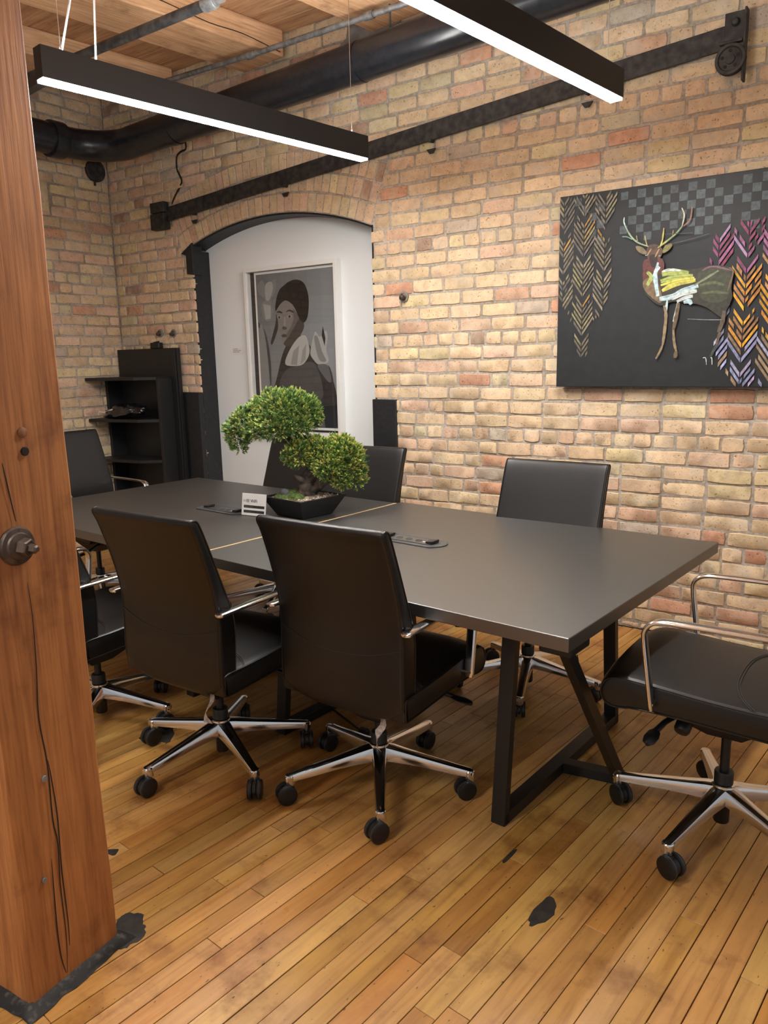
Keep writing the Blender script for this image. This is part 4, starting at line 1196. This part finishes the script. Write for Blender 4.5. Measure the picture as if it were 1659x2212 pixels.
# trunk: gnarled tube with changing radius
def gnarl(pts, rad, seg=14, sub=5, amp=.18, seed=0):
    P = cr([Vector(p) for p in pts], sub); n = len(P); rr = []
    for i in range(n):
        x = i / (n - 1) * (len(rad) - 1); j = min(int(x), len(rad) - 2); rr.append(rad[j] + (rad[j + 1] - rad[j]) * (x - j))
    mb = MB(); mb.tube(P, rr, seg)
    out = []
    for i, p in enumerate(mb.v):
        c = P[min(i // seg, n - 1)]; d = Vector(p) - c
        k = 1 + amp * noise.noise(Vector(p) * 38 + Vector((seed, 0, 0))) + amp * noise.noise(Vector((d.normalized().x * 3, d.normalized().y * 3, c.z * 6 + seed)))
        out.append(tuple(c + d * k))
    mb.v = out
    return mb
vr = Vector((.817, .577, 0)); vf = Vector((-.577, .817, 0))
def AF(a, f_, z):
    c = vr * a + vf * f_; return BL((c.x, c.y, z))
trunk = gnarl([AF(-.40, 3.75, .825), AF(-.395, 3.75, .87), AF(-.40, 3.755, .905), AF(-.375, 3.76, .94), AF(-.33, 3.76, .975), AF(-.30, 3.76, 1.02)], [.060, .046, .040, .038, .030, .014], seed=3)
tk = trunk.build('trunk', M['bark'], bon, smooth=70)
for pts, rad in (([AF(-.395, 3.74, .905), AF(-.425, 3.72, .93), AF(-.447, 3.715, .948)], [.026, .016, .006]), ([AF(-.37, 3.75, .87), AF(-.31, 3.74, .905), AF(-.25, 3.74, .95)], [.030, .022, .010]),
                 ([AF(-.33, 3.78, .97), AF(-.37, 3.83, 1.06), AF(-.43, 3.82, 1.13), AF(-.50, 3.78, 1.18)], [.020, .016, .018, .012]), ([AF(-.45, 3.73, .835), AF(-.40, 3.74, .86), AF(-.38, 3.75, .89)], [.022, .030, .024])):
    gnarl(pts, rad, 10, seed=len(pts)).build('branch', M['bark'], tk, smooth=70)
m2 = gnarl([AF(-.497, 3.75, 1.165), AF(-.499, 3.75, 1.135), AF(-.50, 3.745, 1.105)], [.036, .040, .030], 12, 3, .08, 9); m2.build('cut_stub', M['bark'], tk, smooth=60)
# foliage: sprigs on a cloud of blobs.  View-right unit vector ~ (.817,.577)
vr = Vector((.817, .577, 0)); vf = Vector((-.577, .817, 0))
def cloud(name, blobs, count, seed, tint):
    rg = random.Random(seed); mb = MB()
    tot = sum(b[3] * b[3] for b in blobs)
    def inside_other(p, skip):
        for i, (a, f_, h, r_, fl_) in enumerate(blobs):
            if i == skip: continue
            c = vr * a + vf * f_; d = p - Vector((c.x, c.y, h)); d.z /= fl_
            if d.length < r_ * .86: return True
        return False
    made = 0
    while made < count:
        t_ = rg.random() * tot
        for bi, b in enumerate(blobs):
            t_ -= b[3] * b[3]
            if t_ <= 0: break
        a, f_, h, r_, fl_ = b
        u = Vector((rg.gauss(0, 1), rg.gauss(0, 1), rg.gauss(0, 1))).normalized()
        if u.z < -.55 and rg.random() < .7: continue
        c = vr * a + vf * f_
        p = Vector((c.x, c.y, h)) + Vector((u.x, u.y, u.z * fl_)) * r_ * (rg.choice((rg.uniform(.88, 1.06), rg.uniform(.86, 1.06), rg.uniform(.70, .9))) + .26 * noise.noise(Vector((c.x, c.y, h)) * 3 + u * 2.2) + .30 * noise.noise(Vector((c.x, c.y, h)) * 5 + u * 5))
        if inside_other(p, bi): continue
        made += 1
        dirn = (u + Vector((0, 0, .35)) + Vector((rg.uniform(-.5, .5), rg.uniform(-.5, .5), rg.uniform(-.4, .4)))).normalized()
        k = rg.random(); up = .5 + .5 * u.z
        if k < .34: col = (.055, .145, .045)
        elif k < .64: col = (.17, .27, .065)
        elif k < .97: col = (.37, .42, .12)
        else: col = (.30, .24, .09)
        w = rg.uniform(.75, 1.2); col = tuple(x * w * tt for x, tt in zip(col, tint))
        a1 = dirn.orthogonal().normalized(); a2 = dirn.cross(a1)
        for q in range(8):
            an = q * 2.4 + rg.random(); spread = .10 + .11 * q
            d = (dirn + (a1 * math.cos(an) + a2 * math.sin(an)) * spread).normalized()
            ln = rg.uniform(.009, .016); s0 = p + dirn * (.012 - .0016 * q)
            n1 = d.orthogonal().normalized() * .0014; n2 = d.cross(n1)
            tip = s0 + d * ln; m_ = s0 + d * ln * .55
            mb.add([s0, m_ + n1 * 1.25, m_ + (n2 - n1 * .6) * 1.25, m_ + (-n2 - n1 * .6) * 1.25, tip],
                   [(0, 2, 1), (0, 3, 2), (0, 1, 3), (1, 2, 4), (2, 3, 4), (3, 1, 4)], tuple(x * (1.35 - .09 * q) for x in col))
    # put into local frame
    mb.v = [tuple(BL(p)) for p in mb.v]
    return tag(mb.build(name, M['leaf'], bon), kind='stuff')
B1 = [(-0.408, 3.75, 1.255, 0.085), (-0.497, 3.73, 1.262, 0.095), (-0.588, 3.76, 1.235, 0.088), (-0.669, 3.74, 1.20, 0.076), (-0.718, 3.75, 1.134, 0.048), (-0.433, 3.70, 1.20, 0.068), (-0.523, 3.68, 1.195, 0.074), (-0.365, 3.76, 1.216, 0.048), (-0.54, 3.78, 1.29, 0.072), (-0.451, 3.78, 1.292, 0.068), (-0.731, 3.74, 1.179, 0.044), (-0.615, 3.69, 1.175, 0.052), (-.50, 3.84, 1.22, .085), (-.60, 3.84, 1.21, .07), (-.714, 3.74, 1.09, .03)]
B2 = [(-0.304, 3.75, 1.034, 0.085), (-0.417, 3.73, 1.045, 0.068), (-0.202, 3.75, 1.03, 0.080), (-0.175, 3.74, 0.968, 0.066), (-0.283, 3.69, 0.985, 0.062), (-0.359, 3.76, 1.075, 0.058), (-0.223, 3.77, 1.072, 0.062), (-0.158, 3.74, 0.915, 0.046), (-0.217, 3.72, 0.915, 0.042), (-0.452, 3.73, 1.035, 0.042), (-.27, 3.84, 1.02, .08)]
cloud('upper_foliage', [(a, f_, h, r_, .85) for a, f_, h, r_ in B1], 5200, 1, (1, 1, 1))
cloud('lower_foliage', [(a, f_, h, r_, .85) for a, f_, h, r_ in B2], 4400, 2, (1.25, 1.12, 1.0))

# ================================================================== WIFI SIGN
sg_p = TW(-1.999, .652, ZT)
sgn = thing('wifi_sign', 'small white acrylic wifi sign standing beside the bonsai pot', 'sign', sg_p, R(6))
def SG(a, b, d): # leaning card: a right, b up, d toward viewer
    return (a, -.022 - d + b * .16, b)
SW, SH = .155, .108
m2 = MB()
for d0, d1 in ((-.0035, -.0015), (.0010, .0030)):
    m2.prism([(-SW / 2, .001), (SW / 2, .001), (SW / 2, SH), (-SW / 2, SH)], d0, d1, lambda a, b, h: SG(a, b, h))
m2.box((0, .008, .0015), (SW, .055, .003))
m2.build('acrylic_holder', M['glass'], sgn)
m2 = MB(); m2.prism([(-SW / 2 + .003, .004), (SW / 2 - .003, .004), (SW / 2 - .003, SH + .003), (-SW / 2 + .003, SH + .003)], -.0013, .0008, lambda a, b, h: SG(a, b, h)); m2.build('card', M['paper'], sgn)
m2 = MB()
for b0 in (.040, .016): m2.prism([(-.062, b0), (.066, b0), (.066, b0 + .0135), (-.062, b0 + .0135)], .0008, .0009, lambda a, b, h: SG(a, b, h))
# MB monogram strokes and the word
def stroke(pts, w): ribbon(m2, [Vector(p) for p in pts], w, SG, .00095)
stroke([(-.063, .068), (-.063, .082), (-.0555, .072), (-.048, .082), (-.048, .068)], .0030)
for zz in (.0688, .075, .0812): stroke([(-.0445, zz), (-.0305, zz)], .0026)
stroke([(-.0310, .068), (-.0310, .082)], .0026); stroke([(-.0432, .068), (-.0432, .082)], .0022)
m2.build('monogram_and_bars', M['black_ink'], sgn)
fc = bpy.data.curves.new('wifi_text', 'FONT'); fc.body = 'WiFi'; fc.size = .0215; fc.extrude = 0; fc.offset = .0005
fo = bpy.data.objects.new('tmp_text', fc); COL.objects.link(fo)
dg = bpy.context.evaluated_depsgraph_get(); dg.update()
tm = bpy.data.meshes.new_from_object(fo.evaluated_get(dg)); bpy.data.objects.remove(fo, do_unlink=True)
for v in tm.vertices: v.co = Vector(SG(v.co.x * 1.02 - .022, v.co.y + .0675, .00095))
tm.materials.clear(); tm.materials.append(M['black_ink']); o = bpy.data.objects.new('lettering', tm); COL.objects.link(o); o.parent = sgn
m2 = MB()
for b0, w in ((.0445, .05), (.0205, .045)): m2.prism([(-.056, b0), (-.056 + w, b0), (-.056 + w, b0 + .0045), (-.056, b0 + .0045)], .0009, .00096, lambda a, b, h: SG(a, b, h))
m2.prism([(-.062, .0615), (-.02, .0615), (-.02, .0619), (-.062, .0619)], .0008, .0009, lambda a, b, h: SG(a, b, h))
m2.build('fine_print', M['stone'], sgn)

# ================================================================== OFFICE CHAIRS
MESH = {}
def cached(key, fn, mat, smooth=35):
    if key not in MESH:
        MESH[key] = fn().build(key, M[mat], smooth=smooth, mesh_only=True)
    return MESH[key]
def part(key, fn, mat, parent, name=None, loc=(0, 0, 0), rz=0, rot=None, smooth=35):
    o = bpy.data.objects.new(name or key, cached(key, fn, mat, smooth)); COL.objects.link(o)
    o.parent = parent; o.location = loc
    o.rotation_euler = rot if rot else (0, 0, rz)
    return o
BACK = [(-.205, .372), (-.214, .45), (-.212, .56), (-.210, .66), (-.222, .75), (-.248, .85), (-.282, .955), (-.300, .995), (-.293, 1.011), (-.272, 1.010), (-.255, .985), (-.222, .90), (-.186, .80), (-.150, .70), (-.134, .62), (-.140, .50), (-.150, .40), (-.165, .368)]
SEAT = [(-.205, .392), (-.208, .44), (-.195, .465), (-.10, .467), (.02, .471), (.16, .481), (.26, .486), (.312, .474), (.333, .440), (.328, .405), (.295, .383), (.20, .391), (.06, .391), (-.08, .386), (-.19, .384)]
def inset(P, d):
    n = len(P); out = []
    for i in range(n):
        t = (P[(i + 1) % n] - P[i - 1]).normalized(); out.append(P[i] - Vector((t.y, -t.x)) * d)
    return out
def orient(P):
    a = sum(P[i - 1].x * P[i].y - P[i].x * P[i - 1].y for i in range(len(P)))
    return P if a > 0 else P[::-1]
def slab_of(profile, hw, zf, ed=.010):
    P = orient(cr([Vector(p) for p in profile], 4, True))
    mb = MB(); loops = []
    for x, d in ((-hw, ed), (-hw + .002, ed * .45), (-hw + .006, ed * .12), (-hw + .012, 0), (-hw * .8, 0), (-hw * .45, 0), (0, 0), (hw * .45, 0), (hw * .8, 0), (hw - .012, 0), (hw - .006, ed * .12), (hw - .002, ed * .45), (hw, ed)):
        loops.append([(x, *zf(x, p)) for p in inset(P, d)])
    mb.loft(loops)
    return mb
def back_zf(x, p):
    y, z = p.x, p.y; k = abs(x) / .25
    if z < .47: z += (.47 - z) / .10 * .050 * k ** 5
    y += .010 * (1 - k * k) * (-1 if z > .5 else -.3) * .6
    return (y, z)
def seat_zf(x, p):
    y, z = p.x, p.y; k = abs(x) / .255
    if z > .42: z += .008 * (1 - k * k)
    if y > .24: y -= .014 * k ** 4
    return (y, z)
def outline_tube(profile, xx, zf, d, r=.0028):
    P = inset(orient(cr([Vector(p) for p in profile], 4, True)), d)
    return MB().tube([(xx, *zf(xx, p)) for p in P], r, 6, closed=True)
def arm_mesh():
    path = [(-.235, .686), (-.20, .689), (-.05, .690), (.10, .688), (.145, .685), (.170, .675), (.185, .656), (.187, .630), (.178, .56), (.165, .47), (.157, .415)]
    P = [Vector((0, a, b)) for a, b in path]; P = [Vector(p) for p in cr(P, 3)]
    loops = []; n = len(P)
    for i, p in enumerate(P):
        t = (P[min(i + 1, n - 1)] - P[max(i - 1, 0)]).normalized(); nn = Vector((0, -t.z, t.y)); k = 1.0
        if i == 0: k = .55
        if i == n - 1: k = .8
        loops.append([p + Vector((.0190 * k * math.copysign(abs(math.cos(a)) ** .7, math.cos(a)), 0, 0)) + nn * (.0075 * k * math.copysign(abs(math.sin(a)) ** .8, math.sin(a))) for a in [2 * math.pi * q / 14 for q in range(14)]])
    return MB().loft(loops)
def leg_mesh():
    loops = []
    for r, w, zt, h in ((.015, .056, .158, .050), (.05, .054, .154, .048), (.09, .048, .146, .042), (.16, .042, .133, .034), (.25, .036, .117, .028), (.31, .032, .107, .024), (.333, .030, .103, .022), (.342, .022, .099, .016)):
        sec = [(-.5, -1), (-.5, -.35), (-.40, -.06), (-.22, 0), (.22, 0), (.40, -.06), (.5, -.35), (.5, -1), (.30, -1), (-.30, -1)]
        loops.append([(r, a * w, zt + b * h) for a, b in sec])
    mb = MB().loft(loops)
    mb.lathe([(.0165, .066), (.0178, .070), (.0178, .098), (.015, .102)], (.325, 0, 0), None, 16)
    return mb
def wheel_mesh():
    return MB().lathe([(.012, -.0085), (.030, -.0085), (.0335, -.007), (.034, -.0045), (.034, .0045), (.0335, .007), (.030, .0085), (.012, .0085)], (0, 0, 0), (1, 0, 0), 26)
def wheel_rim(): return MB().lathe([(.0325, -.0022), (.0349, -.0016), (.0349, .0016), (.0325, .0022)], (0, 0, 0), (1, 0, 0), 26)
def caster_mesh():
    mb = MB()
    pr = [(.030 * math.cos(R(a)), .034 + .031 * math.sin(R(a))) for a in range(-10, 200, 15)]
    pr += [(-.024, .020), (.018, .018)]
    mb.prism(pr, -.006, .006, lambda a, b, h: (h, a - .016, b))
    mb.lathe([(.011, .058), (.011, .070), (.007, .072), (.007, .085)], (0, 0, 0), None, 12)
    mb.lathe([(.006, -.012), (.006, .012)], (0, -.016, .034), (1, 0, 0), 8)
    return mb
def office_chair(label, hub, heading, phase, dz=0.0, tagged=False, seed=0, swivel=None):
    rg = random.Random(seed)
    t = thing('office_chair', label, 'chair', (hub[0], hub[1], 0), R(heading), 'black leather office chairs around the table')
    seat = part('seat', lambda: slab_of(SEAT, .255, seat_zf, .012), 'leather', t, loc=(0, 0, dz))
    for sx in (-1, 1):
        part('seat_piping%d' % sx, lambda: outline_tube(SEAT, sx * .2535, seat_zf, .004), 'piping', seat, 'piping')
    def stitch():
        mb = MB()
        for o_ in (0, .007):
            pts = [(x, -.06 + .07 * (1 - (abs(x) / .25) ** 3) + o_, 0) for x in [-.25 + .5 * k / 24 for k in range(25)]]
            def top(x, y): return seat_zf(x, Vector((y, .4695)))[1]
            mb.tube([(p[0], p[1] - .05, top(p[0], p[1]) + .0004) for p in pts], .0011, 5)
        return mb
    part('seat_stitching', stitch, 'stitch', seat, 'stitching')
    back = part('backrest', lambda: slab_of(BACK, .25, back_zf, .009), 'leather', t, loc=(0, 0, dz))
    for sx in (-1, 1):
        part('back_piping%d' % sx, lambda: outline_tube(BACK, sx * .2485, back_zf, .003), 'piping', back, 'piping')
    def seam():
        pts = []
        for k in range(25):
            x = -.245 + .49 * k / 24; z = .575 + .05 * (abs(x) / .245) ** 2
            y = -.2115 - .006 * (1 - (x / .25) ** 2); pts.append((x, y - .0006, z))
        return MB().tube(pts, .0012, 5)
    part('back_seam', seam, 'stitch', back, 'seam')
    for sx in (-1, 1):
        a = part('armrest', arm_mesh, 'chrome', t, loc=(sx * .2745, 0, dz), smooth=50)
        part('arm_bolt%d' % sx, lambda: MB().lathe([(.0085, -.022 * sx), (.0085, .010 * sx), (.006, .013 * sx), (0, .013 * sx)], (0, .160, .432), (1, 0, 0), 12), 'chrome', a, 'bolt')
        part('arm_mount%d' % sx, lambda: MB().lathe([(.010, -.024 * sx), (.010, -.004 * sx)], (0, -.19, .687), (1, 0, 0), 12), 'plastic', a, 'mount')
    def mech():
        mb = MB(); sec = lambda w, y0, y1, z: [(-w, y0, z), (w, y0, z), (w, y1, z), (-w, y1, z)]
        mb.loft([sec(.040, -.05, .05, .265), sec(.055, -.07, .09, .285), sec(.085, -.14, .17, .335), sec(.11, -.17, .20, .390)])
        return mb
    me_ = part('mechanism', mech, 'plastic', t, loc=(0, 0, dz), smooth=25)
    def lever(): 
        mb = MB(); mb.tube([(-.08, .12, .335), (-.15, .15, .325), (-.20, .165, .312)], .009, 8)
        mb.loft([[(x, .165 + w * math.cos(a), .312 + .006 * math.sin(a) + dz_) for a in [2 * math.pi * q / 12 for q in range(12)]] for x, w, dz_ in ((-.19, .010, 0), (-.205, .018, 0), (-.235, .022, -.003), (-.262, .018, -.008), (-.272, .006, -.010))])
        return mb
    part('lever', lever, 'plastic', me_, smooth=50)
    part('lever_right', lambda: (lambda m_: setattr(m_, 'v', [(-p[0], p[1] + .02, p[2]) for p in m_.v]) or m_)(lever()), 'plastic', me_, 'lever', smooth=50)
    part('tension_knob', lambda: MB().lathe([(.018, 0), (.020, .01), (.024, .03), (.024, .062), (.020, .070), (0, .072)], (-.09, .095, .345), (-.75, .1, -.55), 16), 'plastic', me_, smooth=40)
    part('gas_column', lambda: MB().lathe([(.022, .030), (.024, .034), (.024, .12), (.024, .165), (.029, .166), (.029, .20), (.027, .205), (.0145, .206), (.0145, .345), (0, .345)], (0, 0, 0), None, 20), 'plastic', t) if dz < .02 else \
    part('gas_column_high', lambda: MB().lathe([(.022, .030), (.024, .034), (.024, .12), (.024, .165), (.029, .166), (.029, .20), (.027, .205), (.0145, .206), (.0145, .40), (0, .40)], (0, 0, 0), None, 20), 'plastic', t, 'gas_column')
    base = part('base_hub', lambda: MB().lathe([(.030, .108), (.034, .112), (.036, .15), (.034, .162), (.026, .165)], (0, 0, 0), None, 24), 'chrome', t, 'star_base', rz=R(phase - heading))
    for k in range(5):
        part('base_leg', leg_mesh, 'chrome', base, 'leg', rz=R(72 * k), smooth=28)
    for k in range(5):
        a = R(phase - heading + 72 * k)
        sw = R(swivel - heading + rg.uniform(-25, 25)) if swivel is not None else R(rg.uniform(0, 360))
        off = Vector((math.sin(sw), -math.cos(sw), 0)) * -.012
        cst = part('caster', caster_mesh, 'plastic', t, loc=(.325 * math.cos(a) , .325 * math.sin(a) , 0), rz=sw, smooth=35)
        for sx in (-1, 1):
            w_ = part('wheel', wheel_mesh, 'plastic', cst, loc=(sx * .0165, -.016, .0349), smooth=30)
        part('tyre', lambda: wheel_rim(), 'tyre', cst, 'tyre_edge', loc=(.0165, -.016, .0349)); part('tyre', wheel_rim, 'tyre', cst, 'tyre_edge', loc=(-.0165, -.016, .0349))
    if tagged:
        def tg():
            mb = MB()
            L = []
            for i in range(9):
                z = .352 - i * .013; tw = .9 * math.sin(i * .6 + seed); w = .006 + .011 * min(1, i / 5)
                L.append([(.12 + .010 * math.sin(i * .9) + w * math.cos(tw), -.145 - .004 * i + w * math.sin(tw), z), (.12 + .010 * math.sin(i * .9) - w * math.cos(tw), -.145 - .004 * i - w * math.sin(tw), z + .004)])
            vs = [p for q in L for p in q]
            mb.add(vs, [(2 * i, 2 * i + 1, 2 * i + 3, 2 * i + 2) for i in range(8)])
            return mb
        part('care_tag%d' % seed, tg, 'tag', t, 'care_tag', loc=(0, 0, dz))
    return t
office_chair('black leather office chair in front, back to the camera, nearest the table end', (-1.491, 2.032), 0, 18, 0, True, 1, swivel=-20)
office_chair('black leather office chair second from the timber column, back to the camera', (-2.11, 1.855), 1, 49, 0, True, 2, swivel=20)
office_chair('black leather office chair at the right table end, cut off by the frame', (-.425, 2.41), 90, 39.5, .065, False, 3, swivel=60)
office_chair('black leather office chair on the far side nearest the right end, under the deer painting', (-1.40, 3.07), 180, 1, 0, False, 4)
office_chair('black leather office chair on the far side behind the lower bonsai canopy', (-2.57, 3.20), 184, 30, 0, False, 5)
office_chair('black leather office chair on the far side in front of the framed portrait', (-3.175, 3.33), 180, 10, 0, False, 6)
office_chair('black leather office chair at the far left end in front of the corner shelf', (-4.31, 2.86), -90, 40, .06, False, 7)
office_chair('black leather office chair half hidden behind the timber column', (-2.80, 1.80), 0, 18.5, 0, False, 8, swivel=10)

# ================================================================== CABLES UNDER THE TABLE
cb_ = thing('floor_cable', 'black power cable hanging from the table to the floor behind the front chairs', 'cable', (-2.0, 2.45, 0))
pts = [(-.30, .10, .70), (-.30, .10, .45), (-.28, .08, .15), (-.18, .02, .02), (-.02, -.05, .008), (.10, -.10, .008), (.22, -.15, .008)]
m2 = MB(); m2.tube(cr(pts, 6), .005, 8); m2.build('cord', M['plastic'], cb_, smooth=60)
m2 = MB(); m2.prism(rrect(.045, .028, .008, 3), 0, .024, lambda a, b, h: (a + .24, b - .155, h)); m2.build('plug', M['plastic'], cb_, bevel=.004)
cb2 = thing('charger_cable', 'black adapter hanging on a cord under the table seam', 'cable', (-2.05, 2.95, 0))
m2 = MB(); m2.tube(cr([(0, 0, .698), (0, .0, .55)], 4), .005, 8); m2.tube(cr([(0, 0, .43), (.0, .0, .30), (.02, -.02, .12), (.08, -.05, .01), (.2, -.08, .006)], 6), .004, 8); m2.build('cord', M['plastic'], cb2, smooth=60)
m2 = MB(); m2.lathe([(.010, .42), (.022, .43), (.022, .55), (.010, .56)], (0, 0, 0), None, 14); m2.build('adapter', M['plastic'], cb2, smooth=35)
